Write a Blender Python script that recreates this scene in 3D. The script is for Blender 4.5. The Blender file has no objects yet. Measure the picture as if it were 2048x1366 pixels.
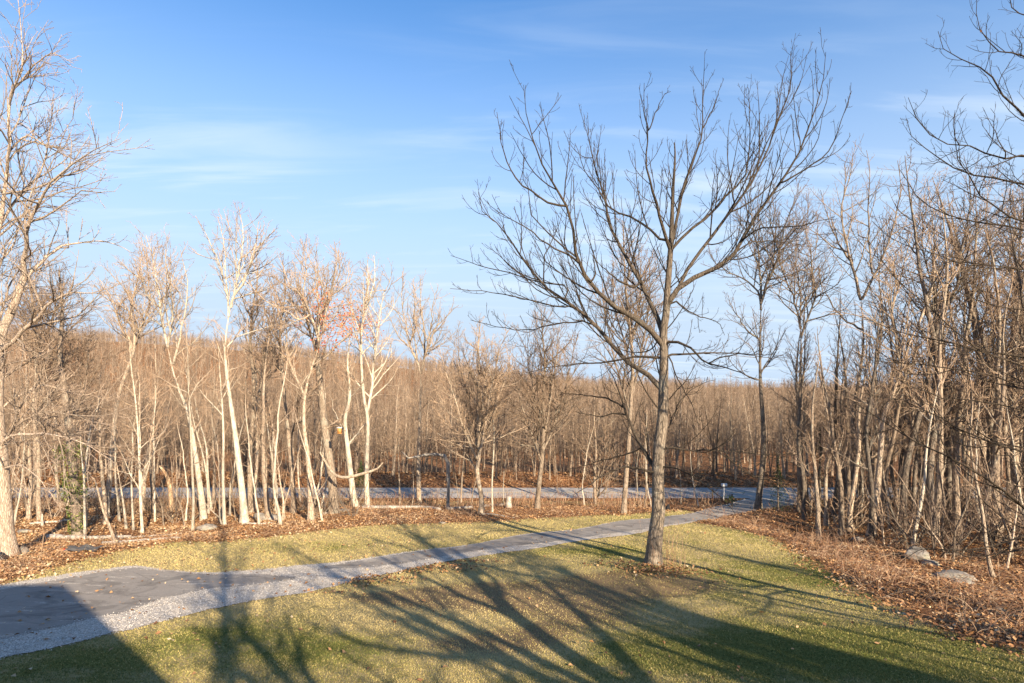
import bpy, math, random
import numpy as np
from math import radians, sin, cos, pi
from mathutils import Vector

SC = bpy.context.scene
COL = SC.collection
F = 20.0 / 36.0 * 2048.0          # focal length in photo pixels
CX, HZ, CAMZ = 1024.0, 770.0, 10.0
SUN_AZ, SUN_EL = radians(29.0), radians(24.0)   # sun stands behind the viewer, to the right

# ------------------------------------------------------------------ camera, world, sun, exposure
cam_d = bpy.data.cameras.new('camera'); cam = bpy.data.objects.new('camera', cam_d)
COL.objects.link(cam); SC.camera = cam
cam.location = (0, 0, CAMZ); cam.rotation_euler = (radians(90), 0, 0)
cam_d.sensor_width = 36; cam_d.lens = 20; cam_d.shift_y = (HZ - 683) / 2048.0
cam_d.clip_start = 0.1; cam_d.clip_end = 6000

world = bpy.data.worlds.new('World'); SC.world = world; world.use_nodes = True
wn, wl = world.node_tree.nodes, world.node_tree.links
wn.clear()
def N_(nt, t, **kw):
    n = nt.nodes.new(t)
    for k, v in kw.items(): setattr(n, k, v)
    return n
wo = N_(world.node_tree, 'ShaderNodeOutputWorld'); bg = N_(world.node_tree, 'ShaderNodeBackground')
sky = N_(world.node_tree, 'ShaderNodeTexSky', sky_type='NISHITA')
sky.sun_disc = False; sky.sun_elevation = SUN_EL; sky.sun_rotation = pi - SUN_AZ
sky.altitude = 100; sky.air_density = 1.0; sky.dust_density = 0.35; sky.ozone_density = 3.0
hs = N_(world.node_tree, 'ShaderNodeHueSaturation'); hs.inputs['Saturation'].default_value = 1.22; hs.inputs['Hue'].default_value = 0.502
wl.new(sky.outputs[0], hs.inputs['Color'])
# thin cirrus: noise on the sky plane, stretched along one direction
tc = N_(world.node_tree, 'ShaderNodeTexCoord'); sp = N_(world.node_tree, 'ShaderNodeSeparateXYZ')
wl.new(tc.outputs['Generated'], sp.inputs[0])
def wm(op, a, b=None, c=None):
    n = N_(world.node_tree, 'ShaderNodeMath', operation=op)
    for i, v in enumerate((a, b, c)):
        if v is None: continue
        if hasattr(v, 'is_linked'): wl.new(v, n.inputs[i])
        else: n.inputs[i].default_value = v
    return n.outputs[0]
zc = wm('ADD', wm('MAXIMUM', sp.outputs[2], 0.0), 0.12)
cb = N_(world.node_tree, 'ShaderNodeCombineXYZ')
wl.new(wm('DIVIDE', sp.outputs[0], zc), cb.inputs[0]); wl.new(wm('DIVIDE', sp.outputs[1], zc), cb.inputs[1])
mp = N_(world.node_tree, 'ShaderNodeMapping'); mp.inputs['Rotation'].default_value = (0, 0, radians(-24)); mp.inputs['Scale'].default_value = (0.42, 2.1, 1)
mp.inputs['Location'].default_value = (9.0, 2.0, 0)
wl.new(cb.outputs[0], mp.inputs[0])
n1 = N_(world.node_tree, 'ShaderNodeTexNoise'); n1.inputs['Scale'].default_value = 2.3; n1.inputs['Detail'].default_value = 7; n1.inputs['Roughness'].default_value = 0.55; n1.inputs['Distortion'].default_value = 0.6
n2 = N_(world.node_tree, 'ShaderNodeTexNoise'); n2.inputs['Scale'].default_value = 0.55; n2.inputs['Detail'].default_value = 2
wl.new(mp.outputs[0], n1.inputs['Vector']); wl.new(cb.outputs[0], n2.inputs['Vector'])
def wr(v, a, b, c, d):
    n = N_(world.node_tree, 'ShaderNodeMapRange', interpolation_type='SMOOTHSTEP')
    wl.new(v, n.inputs[0])
    for i, q in enumerate((a, b, c, d)): n.inputs[i + 1].default_value = q
    return n.outputs[0]
cl = wm('MULTIPLY', wr(n1.outputs[0], 0.46, 0.72, 0, 1), wr(n2.outputs[0], 0.36, 0.58, 0.15, 1))
veil = wr(sp.outputs[2], 0.06, 0.64, 1.0, 0.0)
mixv = N_(world.node_tree, 'ShaderNodeMix', data_type='RGBA')
wl.new(veil, mixv.inputs['Factor']); wl.new(hs.outputs[0], mixv.inputs[6]); mixv.inputs[7].default_value = (2.4, 3.0, 3.75, 1)
mixc = N_(world.node_tree, 'ShaderNodeMix', data_type='RGBA')
cl = wm('MULTIPLY', cl, wr(sp.outputs[2], 0.33, 0.50, 1.0, 0.25))
wl.new(wm('MULTIPLY', cl, 0.60), mixc.inputs['Factor']); wl.new(mixv.outputs[2], mixc.inputs[6]); mixc.inputs[7].default_value = (3.3, 3.8, 4.4, 1)
wl.new(mixc.outputs[2], bg.inputs[0]); bg.inputs[1].default_value = 0.10
wl.new(bg.outputs[0], wo.inputs[0])

sun_d = bpy.data.lights.new('sun', 'SUN'); sun = bpy.data.objects.new('sun', sun_d); COL.objects.link(sun)
sun_d.energy = 5.0; sun_d.angle = radians(0.5); sun_d.color = (1.0, 0.84, 0.63)
TOSUN = Vector((sin(SUN_AZ) * cos(SUN_EL), -cos(SUN_AZ) * cos(SUN_EL), sin(SUN_EL)))
sun.rotation_euler = TOSUN.to_track_quat('Z', 'Y').to_euler()
SC.view_settings.view_transform = 'Standard'; SC.view_settings.look = 'None'
SC.view_settings.exposure = 1.4; SC.view_settings.gamma = 1; SC.view_settings.use_curve_mapping = False
SC.cycles.max_bounces = 5; SC.cycles.diffuse_bounces = 3; SC.cycles.transparent_max_bounces = 4

# ------------------------------------------------------------------ terrain
_gy = np.arange(-200, 1500, 0.5)
_pz = np.interp(_gy, [-200, -40, -8, 0, 11.5, 17, 23.7, 30, 36, 42, 47.0, 48.4, 57.6, 59, 63, 75, 120, 1500],
                     [9, 6.2, 5.1, 4.8, 4.0, 3.22, 2.55, 1.9, 1.35, 0.75, 0.05, 0.0, 0.0, 0.35, 0.2, -1.5, -2.2, -2.2])
def _smooth(a, n):
    k = np.hanning(n); k /= k.sum()
    return np.convolve(np.pad(a, n // 2, mode='edge'), k, mode='valid')[:len(a)]
_pz2 = _smooth(_pz, 9)
def smooth01(x, a, b):
    t = np.clip((x - a) / (b - a), 0, 1); return t * t * (3 - 2 * t)
def terrain(x, y):
    x = np.asarray(x, float); y = np.asarray(y, float)
    z = np.interp(y, _gy, _pz2)
    off = smooth01(y, 47.5, 40) * 1.0 + smooth01(y, 59, 70)
    z = z + off * 0.10 * (np.sin(x * 0.31 + 1.3) * np.cos(y * 0.27) + 0.5 * np.sin(x * 0.77 + y * 0.43))
    # the wood on the right lies a little lower, its floor is uneven
    rt = smooth01(x, 9 + (30 - y) * 0.25, 22 + (30 - y) * 0.25) * smooth01(y, 46, 36) * smooth01(y, 2, 14)
    z = z - rt * (0.75 + 0.25 * np.sin(x * 0.6) * np.sin(y * 0.5))
    lf = smooth01(x, -14, -22) * smooth01(y, 47, 41) * smooth01(y, 27, 33)
    z = z - lf * (0.35 + 0.25 * np.sin(x * 0.5 + 1) * np.sin(y * 0.7))
    q = x / np.maximum(y, 1)
    hill = np.interp(q, [-3, -0.9, -0.72, -0.55, -0.4, -0.2, 0.0, 0.15, 0.4, 3], [50, 49, 47, 42.5, 36, 26, 16, 8.5, 6.0, 7])
    z = z + hill * smooth01(y, 95, 470)
    return z
def W(px, py, d):
    return np.array([(px - CX) / F * d, d, CAMZ + (HZ - py) / F * d])
def G(px, py):
    d = np.concatenate([np.arange(3, 70, 0.05), np.arange(70, 600, 0.5)])
    x = (px - CX) / F * d; z = CAMZ + (HZ - py) / F * d
    below = z < terrain(x, d)
    i = int(np.argmax(below)) if below.any() else len(d) - 1
    return np.array([x[i], d[i], float(terrain(x[i], d[i]))])

# ------------------------------------------------------------------ object helpers
def link(o, parent=None):
    COL.objects.link(o)
    if parent is not None: o.parent = parent
    return o
def meta(o, label=None, cat=None, group=None, kind=None):
    if label: o['label'] = label
    if cat: o['category'] = cat
    if group: o['group'] = group
    if kind: o['kind'] = kind
    return o
def empty(name, loc, rz=0.0):
    o = bpy.data.objects.new(name, None); COL.objects.link(o); o.location = loc; o.rotation_euler = (0, 0, rz)
    o.empty_display_size = 0.3
    return o
def mesh_np(name, V, Fa, mat, attr=None, smooth=True):
    me = bpy.data.meshes.new(name); k = Fa.shape[1]
    me.vertices.add(len(V)); me.vertices.foreach_set('co', np.ascontiguousarray(V, dtype=np.float32).ravel())
    me.loops.add(Fa.size); me.loops.foreach_set('vertex_index', np.ascontiguousarray(Fa, dtype=np.int32).ravel())
    me.polygons.add(len(Fa)); me.polygons.foreach_set('loop_start', np.arange(len(Fa), dtype=np.int32) * k)
    if smooth: me.polygons.foreach_set('use_smooth', np.ones(len(Fa), dtype=bool))
    for an, av in (attr or {}).items():
        a = me.attributes.new(an, 'FLOAT', 'POINT'); a.data.foreach_set('value', np.ascontiguousarray(av, dtype=np.float32))
    me.update(calc_edges=True)
    for m in (mat if isinstance(mat, (list, tuple)) else [mat]): me.materials.append(m)
    return me
def obj(name, me, parent=None):
    return link(bpy.data.objects.new(name, me), parent)

# ------------------------------------------------------------------ materials
def mat_new(name):
    m = bpy.data.materials.new(name); m.use_nodes = True; nt = m.node_tree; nt.nodes.clear()
    out = N_(nt, 'ShaderNodeOutputMaterial'); b = N_(nt, 'ShaderNodeBsdfPrincipled')
    nt.links.new(b.outputs[0], out.inputs[0]); b.inputs['Specular IOR Level'].default_value = 0.25
    return m, nt, b
def ramp(nt, fac, stops):
    r = N_(nt, 'ShaderNodeValToRGB'); cr = r.color_ramp
    while len(cr.elements) < len(stops): cr.elements.new(0.5)
    for e, (p, c) in zip(cr.elements, stops): e.position = p; e.color = (*c, 1)
    nt.links.new(fac, r.inputs[0]); return r.outputs[0]
def noise(nt, vec, scale, detail=5, rough=0.6, dist=0.0):
    n = N_(nt, 'ShaderNodeTexNoise'); n.inputs['Scale'].default_value = scale; n.inputs['Detail'].default_value = detail
    n.inputs['Roughness'].default_value = rough; n.inputs['Distortion'].default_value = dist
    if vec is not None: nt.links.new(vec, n.inputs['Vector'])
    return n.outputs[0]
def mrange(nt, v, a, b, c=0.0, d=1.0):
    n = N_(nt, 'ShaderNodeMapRange', interpolation_type='SMOOTHSTEP'); nt.links.new(v, n.inputs[0])
    for i, q in enumerate((a, b, c, d)): n.inputs[i + 1].default_value = q
    return n.outputs[0]
def math_(nt, op, a, b=None):
    n = N_(nt, 'ShaderNodeMath', operation=op)
    for i, v in enumerate((a, b)):
        if v is None: continue
        if hasattr(v, 'is_linked'): nt.links.new(v, n.inputs[i])
        else: n.inputs[i].default_value = v
    return n.outputs[0]
def mixc_(nt, f, a, b, mode='MIX'):
    n = N_(nt, 'ShaderNodeMix', data_type='RGBA', blend_type=mode)
    for i, v in ((0, f), (6, a), (7, b)):
        if hasattr(v, 'is_linked'): nt.links.new(v, n.inputs[i])
        else: n.inputs[i].default_value = v if i == 0 else (*v, 1)
    return n.outputs[2]
def bump(nt, b, h, strength, dist=0.02):
    n = N_(nt, 'ShaderNodeBump'); n.inputs['Strength'].default_value = strength; n.inputs['Distance'].default_value = dist
    nt.links.new(h, n.inputs['Height']); nt.links.new(n.outputs[0], b.inputs['Normal'])
def coord(nt, scale=(1, 1, 1), kind='Object'):
    t = N_(nt, 'ShaderNodeTexCoord'); m = N_(nt, 'ShaderNodeMapping'); m.inputs['Scale'].default_value = scale
    nt.links.new(t.outputs[kind], m.inputs[0]); return m.outputs[0]
def attr(nt, name):
    a = N_(nt, 'ShaderNodeAttribute'); a.attribute_name = name; return a.outputs['Fac']

def bark_mat(name, light, dark, lichen=(0.5, 0.5, 0.42), lich=0.3, plates=7.0, bs=0.9, twig=None, twr=0.035, crk=0.55):
    m, nt, b = mat_new(name)
    c1 = coord(nt, (plates, plates, plates * 0.22))
    oi = N_(nt, 'ShaderNodeObjectInfo')
    n1 = noise(nt, c1, 1.6, 6, 0.65, 0.8)
    vo = N_(nt, 'ShaderNodeTexVoronoi', feature='DISTANCE_TO_EDGE'); vo.inputs['Scale'].default_value = 1.7
    nt.links.new(c1, vo.inputs['Vector'])
    cr = mrange(nt, vo.outputs[0], 0.0, 0.16)
    base = ramp(nt, n1, [(0.32, dark), (0.62, light)])
    base = mixc_(nt, mrange(nt, cr, 0, 1, crk, 0), base, tuple(x * 0.45 for x in dark))
    pn = noise(nt, coord(nt, (1, 1, 0.7)), 1.7, 5, 0.6)
    base = mixc_(nt, mrange(nt, pn, 0.52, 0.68, 0, lich), base, lichen)
    fine = noise(nt, coord(nt), 26, 3, 0.6)
    base = mixc_(nt, 0.5, base, ramp(nt, fine, [(0.3, (0.55,) * 3), (0.7, (1.0,) * 3)]), 'MULTIPLY')
    var = N_(nt, 'ShaderNodeHueSaturation'); nt.links.new(base, var.inputs['Color'])
    v = N_(nt, 'ShaderNodeMapRange'); nt.links.new(oi.outputs['Random'], v.inputs[0]); v.inputs[3].default_value = 0.72; v.inputs[4].default_value = 1.25
    nt.links.new(v.outputs[0], var.inputs['Value'])
    col = var.outputs[0]
    if twig:
        r = mrange(nt, attr(nt, 'rad'), 0.006, twr)
        tn = noise(nt, coord(nt), 0.8, 2)
        tw = mixc_(nt, mrange(nt, tn, 0.4, 0.6), twig, tuple(x * 0.62 for x in twig))
        col = mixc_(nt, r, tw, col)
    nt.links.new(col, b.inputs['Base Color']); b.inputs['Roughness'].default_value = 0.9
    h = math_(nt, 'ADD', math_(nt, 'MULTIPLY', cr, 0.6), n1)
    bump(nt, b, h, bs, 0.03)
    return m
M = {}
M['bark_lawn'] = bark_mat('bark_greybrown', (0.42, 0.335, 0.25), (0.13, 0.10, 0.072), (0.48, 0.46, 0.37), 0.4, twig=(0.06, 0.044, 0.03), twr=0.26)
M['bark_cream'] = bark_mat('bark_cream', (0.66, 0.58, 0.46), (0.33, 0.27, 0.195), (0.66, 0.64, 0.54), 0.4, 8.0, 0.8, twig=(0.46, 0.31, 0.20), crk=0.22)
M['bark_peach'] = bark_mat('bark_peach', (0.66, 0.53, 0.41), (0.34, 0.24, 0.165), (0.62, 0.58, 0.46), 0.3, 9.0, 1.0, twig=(0.50, 0.37, 0.27), twr=0.02, crk=0.45)
M['bark_tan'] = bark_mat('bark_tan', (0.58, 0.46, 0.34), (0.26, 0.19, 0.13), (0.55, 0.55, 0.44), 0.35, twig=(0.48, 0.335, 0.22))
M['bark_dark'] = bark_mat('bark_dark', (0.27, 0.22, 0.17), (0.09, 0.07, 0.055), (0.38, 0.38, 0.3), 0.3, twig=(0.20, 0.14, 0.10))
M['bark_mid'] = bark_mat('bark_mid', (0.40, 0.31, 0.225), (0.17, 0.125, 0.09), (0.48, 0.47, 0.38), 0.35, twig=(0.30, 0.205, 0.135))
M['bark_brown'] = bark_mat('bark_brown', (0.46, 0.345, 0.25), (0.18, 0.13, 0.09), (0.46, 0.40, 0.30), 0.3, twig=(0.35, 0.25, 0.165))
M['bark_rust'] = bark_mat('bark_rust', (0.32, 0.23, 0.16), (0.12, 0.085, 0.06), (0.36, 0.31, 0.23), 0.3, twig=(0.25, 0.17, 0.112))
M['dead_wood'] = bark_mat('dead_wood', (0.62, 0.56, 0.48), (0.34, 0.28, 0.22), (0.6, 0.58, 0.5), 0.3, 4.0, 0.7)
M['snag_wood'] = bark_mat('snag_wood', (0.55, 0.40, 0.25), (0.28, 0.16, 0.085), (0.5, 0.45, 0.33), 0.4, 5.0, 0.7)

# ground: lawn / leaf litter
m, nt, b = mat_new('ground_soil'); M['ground'] = m
P = coord(nt)
nl = noise(nt, P, 0.33, 5, 0.62, 0.3); nm = noise(nt, P, 1.3, 5, 0.65); nf = noise(nt, P, 16, 5, 0.75); nff = noise(nt, P, 70, 3, 0.7)
green = ramp(nt, nf, [(0.25, (0.060, 0.072, 0.012)), (0.5, (0.155, 0.150, 0.035)), (0.75, (0.27, 0.235, 0.080))])
tan = ramp(nt, nf, [(0.25, (0.22, 0.160, 0.070)), (0.5, (0.38, 0.29, 0.135)), (0.75, (0.54, 0.42, 0.215))])
gfac = math_(nt, 'ADD', math_(nt, 'MULTIPLY', nl, 0.9), math_(nt, 'MULTIPLY', nm, 0.5))
gfac = math_(nt, 'ADD', gfac, attr(nt, 'green'))
lawn = mixc_(nt, mrange(nt, gfac, 0.66, 1.0), tan, green)
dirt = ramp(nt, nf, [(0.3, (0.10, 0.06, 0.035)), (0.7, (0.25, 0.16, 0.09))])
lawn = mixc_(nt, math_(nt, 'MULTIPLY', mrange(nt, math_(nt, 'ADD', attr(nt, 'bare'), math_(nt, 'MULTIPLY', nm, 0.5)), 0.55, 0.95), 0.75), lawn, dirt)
vo = N_(nt, 'ShaderNodeTexVoronoi'); vo.inputs['Scale'].default_value = 9; nt.links.new(P, vo.inputs['Vector'])
sx = N_(nt, 'ShaderNodeSeparateColor'); nt.links.new(vo.outputs['Color'], sx.inputs[0])
leaf = ramp(nt, sx.outputs[0], [(0.0, (0.10, 0.042, 0.018)), (0.35, (0.22, 0.10, 0.042)), (0.7, (0.34, 0.17, 0.075)), (1.0, (0.48, 0.28, 0.14))])
leaf = mixc_(nt, mrange(nt, nm, 0.42, 0.62), leaf, mixc_(nt, 0.55, leaf, (0.13, 0.06, 0.03)))
lf = mrange(nt, math_(nt, 'ADD', attr(nt, 'lawn'), math_(nt, 'MULTIPLY', math_(nt, 'SUBTRACT', math_(nt, 'ADD', nm, math_(nt, 'MULTIPLY', nf, 0.6)), 0.8), 0.9)), 0.42, 0.58)
col = mixc_(nt, lf, leaf, lawn)
nt.links.new(col, b.inputs['Base Color']); b.inputs['Roughness'].default_value = 0.95; b.inputs['Specular IOR Level'].default_value = 0.1
bump(nt, b, math_(nt, 'ADD', nf, math_(nt, 'MULTIPLY', nff, 0.5)), 0.7, 0.06)

m, nt, b = mat_new('drive_surface'); M['drive'] = m
P = coord(nt); a1 = noise(nt, P, 60, 4, 0.7); a2 = noise(nt, P, 0.55, 5, 0.6, 0.5); a3 = noise(nt, coord(nt, (0.6, 2.2, 1)), 1.1, 6, 0.7)
c = ramp(nt, a1, [(0.3, (0.20, 0.177, 0.15)), (0.7, (0.33, 0.29, 0.25))])
c = mixc_(nt, mrange(nt, a2, 0.35, 0.7), c, mixc_(nt, 0.6, c, (0.31, 0.28, 0.24)))
vc = N_(nt, 'ShaderNodeTexVoronoi', feature='DISTANCE_TO_EDGE'); vc.inputs['Scale'].default_value = 0.55
nt.links.new(mixc_(nt, 0.3, P, noise(nt, P, 2.0, 4)), vc.inputs['Vector'])
c = mixc_(nt, mrange(nt, vc.outputs[0], 0.0, 0.008, 0.4, 0), c, (0.08, 0.07, 0.06))
vo = N_(nt, 'ShaderNodeTexVoronoi'); vo.inputs['Scale'].default_value = 34; nt.links.new(P, vo.inputs['Vector'])
sx = N_(nt, 'ShaderNodeSeparateColor'); nt.links.new(vo.outputs['Color'], sx.inputs[0])
gv = ramp(nt, sx.outputs[0], [(0, (0.29, 0.245, 0.195)), (0.5, (0.46, 0.405, 0.335)), (1, (0.68, 0.61, 0.52))])
gv = mixc_(nt, mrange(nt, noise(nt, P, 1.2, 5, 0.6), 0.50, 0.75, 0, 0.55), gv, (0.27, 0.21, 0.145))
c = mixc_(nt, mrange(nt, a3, 0.55, 0.66, 0, 0.85), c, gv)
c = mixc_(nt, mrange(nt, noise(nt, coord(nt, (0.5, 0.5, 1)), 1.6, 6, 0.6, 1.0), 0.50, 0.64, 0, 0.45), c, (0.10, 0.088, 0.075))
en = math_(nt, 'ADD', math_(nt, 'MULTIPLY', noise(nt, P, 1.6, 8, 0.75), 0.55), math_(nt, 'MULTIPLY', noise(nt, P, 22, 3, 0.7), 0.25))
ef = mrange(nt, math_(nt, 'ADD', attr(nt, 'asphalt'), math_(nt, 'SUBTRACT', en, 0.40)), 0.44, 0.54)
nt.links.new(mixc_(nt, ef, gv, c), b.inputs['Base Color']); b.inputs['Roughness'].default_value = 0.88; b.inputs['Specular IOR Level'].default_value = 0.1
bump(nt, b, math_(nt, 'ADD', a1, math_(nt, 'MULTIPLY', vo.outputs[0], math_(nt, 'SUBTRACT', 1.0, ef))), 0.6, 0.02)
m, nt, b = mat_new('asphalt_road'); M['road'] = m
P = coord(nt); a1 = noise(nt, P, 40, 4, 0.7); a2 = noise(nt, coord(nt, (0.15, 1.2, 1)), 1.0, 5, 0.6)
c = ramp(nt, a1, [(0.3, (0.33, 0.30, 0.265)), (0.7, (0.48, 0.435, 0.385))])
c = mixc_(nt, mrange(nt, a2, 0.35, 0.65), mixc_(nt, 0.35, c, (0.16, 0.16, 0.165)), c)
vo = N_(nt, 'ShaderNodeTexVoronoi', feature='DISTANCE_TO_EDGE'); vo.inputs['Scale'].default_value = 0.35
nt.links.new(mixc_(nt, 0.25, P, noise(nt, P, 1.5, 3)), vo.inputs['Vector'])
c = mixc_(nt, mrange(nt, vo.outputs[0], 0.004, 0.02, 0.6, 0), c, (0.09, 0.09, 0.09))
nt.links.new(c, b.inputs['Base Color']); b.inputs['Specular IOR Level'].default_value = 0.08; b.inputs['Roughness'].default_value = 0.85; bump(nt, b, a1, 0.3, 0.01)
m, nt, b = mat_new('gravel_bed'); M['gravel'] = m
P = coord(nt); vo = N_(nt, 'ShaderNodeTexVoronoi'); vo.inputs['Scale'].default_value = 34; nt.links.new(P, vo.inputs['Vector'])
sx = N_(nt, 'ShaderNodeSeparateColor'); nt.links.new(vo.outputs['Color'], sx.inputs[0])
c = ramp(nt, sx.outputs[0], [(0, (0.29, 0.245, 0.195)), (0.5, (0.46, 0.405, 0.335)), (1, (0.68, 0.61, 0.52))])
g2 = noise(nt, P, 1.2, 5, 0.6)
c = mixc_(nt, mrange(nt, g2, 0.55, 0.75, 0, 0.5), c, (0.30, 0.24, 0.17))
nt.links.new(c, b.inputs['Base Color']); b.inputs['Roughness'].default_value = 0.9; bump(nt, b, vo.outputs[0], 0.9, 0.03)
m, nt, b = mat_new('stone_chips'); M['stones'] = m
r_ = attr(nt, 'rnd'); nt.links.new(ramp(nt, r_, [(0, (0.28, 0.245, 0.205)), (0.5, (0.52, 0.465, 0.395)), (1, (0.76, 0.70, 0.61))]), b.inputs['Base Color'])
m, nt, b = mat_new('yellow_paint'); M['yellow'] = m
P = coord(nt); c = mixc_(nt, mrange(nt, noise(nt, P, 7, 5, 0.75), 0.36, 0.6), (0.62, 0.38, 0.07), (0.34, 0.31, 0.25))
nt.links.new(c, b.inputs['Base Color'])
m, nt, b = mat_new('dry_leaf'); M['leaf'] = m
nt.links.new(ramp(nt, attr(nt, 'rnd'), [(0, (0.09, 0.038, 0.016)), (0.3, (0.19, 0.09, 0.038)), (0.6, (0.33, 0.175, 0.075)), (0.85, (0.47, 0.29, 0.14)), (1, (0.56, 0.42, 0.26))]), b.inputs['Base Color'])
b.inputs['Roughness'].default_value = 0.7
m, nt, b = mat_new('grass_blade'); M['grass'] = m
nt.links.new(ramp(nt, attr(nt, 'rnd'), [(0, (0.045, 0.07, 0.012)), (0.4, (0.12, 0.135, 0.03)), (0.6, (0.32, 0.265, 0.085)), (1, (0.60, 0.47, 0.23))]), b.inputs['Base Color'])
b.inputs['Roughness'].default_value = 0.8
m, nt, b = mat_new('dry_bramble'); M['bramble'] = m
nt.links.new(ramp(nt, attr(nt, 'rnd'), [(0, (0.12, 0.06, 0.035)), (0.5, (0.28, 0.15, 0.085)), (1, (0.50, 0.36, 0.23))]), b.inputs['Base Color'])
m, nt, b = mat_new('granite_boulder'); M['rock'] = m
P = coord(nt); c = ramp(nt, noise(nt, P, 3.0, 8, 0.65, 0.4), [(0.3, (0.10, 0.09, 0.075)), (0.55, (0.25, 0.22, 0.185)), (0.8, (0.42, 0.385, 0.335))])
c = mixc_(nt, mrange(nt, noise(nt, P, 1.3, 5), 0.55, 0.7, 0, 0.6), c, (0.24, 0.25, 0.16))
nt.links.new(c, b.inputs['Base Color']); b.inputs['Roughness'].default_value = 0.9; bump(nt, b, noise(nt, P, 9, 8, 0.7), 0.8, 0.06)
def plain(name, colr, rough=0.6, n=0.15, sc=8):
    m, nt, b = mat_new(name); P = coord(nt)
    nt.links.new(mixc_(nt, mrange(nt, noise(nt, P, sc, 5, 0.65), 0.3, 0.7, 0, 1), tuple(x * (1 - n) for x in colr), colr), b.inputs['Base Color'])
    b.inputs['Roughness'].default_value = rough; return m
M['white'] = plain('white_paint', (0.78, 0.77, 0.74)); M['black'] = plain('black_plastic', (0.02, 0.02, 0.022), 0.35, 0.4)
M['orange'] = plain('orange_paint', (0.50, 0.24, 0.07)); M['siding'] = plain('house_siding', (0.55, 0.53, 0.48)); M['shingle'] = plain('roof_shingle', (0.10, 0.10, 0.105), 0.9, 0.4)
M['glass'] = plain('window_glass', (0.03, 0.04, 0.05), 0.1); M['red'] = plain('red_tape', (0.75, 0.07, 0.03)); M['tarp'] = plain('grey_tarp', (0.10, 0.095, 0.09), 0.6, 0.4)
m, nt, b = mat_new('evergreen_leaf'); M['ever'] = m
nt.links.new(ramp(nt, attr(nt, 'rnd'), [(0, (0.02, 0.036, 0.012)), (0.6, (0.048, 0.075, 0.022)), (1, (0.10, 0.12, 0.035))]), b.inputs['Base Color'])
m, nt, b = mat_new('ivy_leaf'); M['ivy'] = m
nt.links.new(ramp(nt, attr(nt, 'rnd'), [(0, (0.05, 0.075, 0.015)), (0.6, (0.14, 0.165, 0.035)), (1, (0.27, 0.27, 0.08))]), b.inputs['Base Color'])
m, nt, b = mat_new('red_leaf'); M['redleaf'] = m
nt.links.new(ramp(nt, attr(nt, 'rnd'), [(0, (0.28, 0.055, 0.015)), (0.5, (0.48, 0.12, 0.03)), (1, (0.60, 0.22, 0.06))]), b.inputs['Base Color'])

# ------------------------------------------------------------------ branch growing (all branches of one level at once)
def unit(v): return v / np.maximum(np.linalg.norm(v, axis=-1, keepdims=True), 1e-9)
def frames(T):
    a = np.where(np.abs(T[..., 2:3]) < 0.9, np.array([0., 0., 1.]), np.array([1., 0., 0.]))
    U = unit(np.cross(T, a)); return U, np.cross(T, U)
def tubes(P, R, S, rough=0.0, rng=None):
    n, K, _ = P.shape
    T = unit(np.gradient(P, axis=1))
    Tm = unit(T.mean(axis=1, keepdims=True))
    a = np.where(np.abs(Tm[..., 2:3]) < 0.75, np.array([0., 0., 1.]), np.array([1., 0., 0.]))
    U = unit(np.cross(T, a)); Vv = np.cross(T, U)
    an = np.arange(S) * 2 * pi / S
    rr = R[:, :, None, None]
    if rough and rng is not None: rr = rr * (1 + rough * rng.normal(size=(n, K, S, 1)))
    V = P[:, :, None] + rr * (np.cos(an)[None, None, :, None] * U[:, :, None] + np.sin(an)[None, None, :, None] * Vv[:, :, None])
    i = np.arange(n)[:, None, None] * K * S; k = np.arange(K - 1)[None, :, None] * S; s = np.arange(S)[None, None]
    s2 = (s + 1) % S
    q = np.stack([i + k + s, i + k + s2, i + k + S + s2, i + k + S + s], -1).reshape(-1, 4)
    return V.reshape(-1, 3), q, np.repeat(R.reshape(-1), S)
def joinm(parts):
    Vs, Q, A, o = [], [], [], 0
    for v, q, a in parts:
        Vs.append(v); Q.append(q + o); A.append(a); o += len(v)
    return np.concatenate(Vs), np.concatenate(Q), np.concatenate(A)
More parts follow.
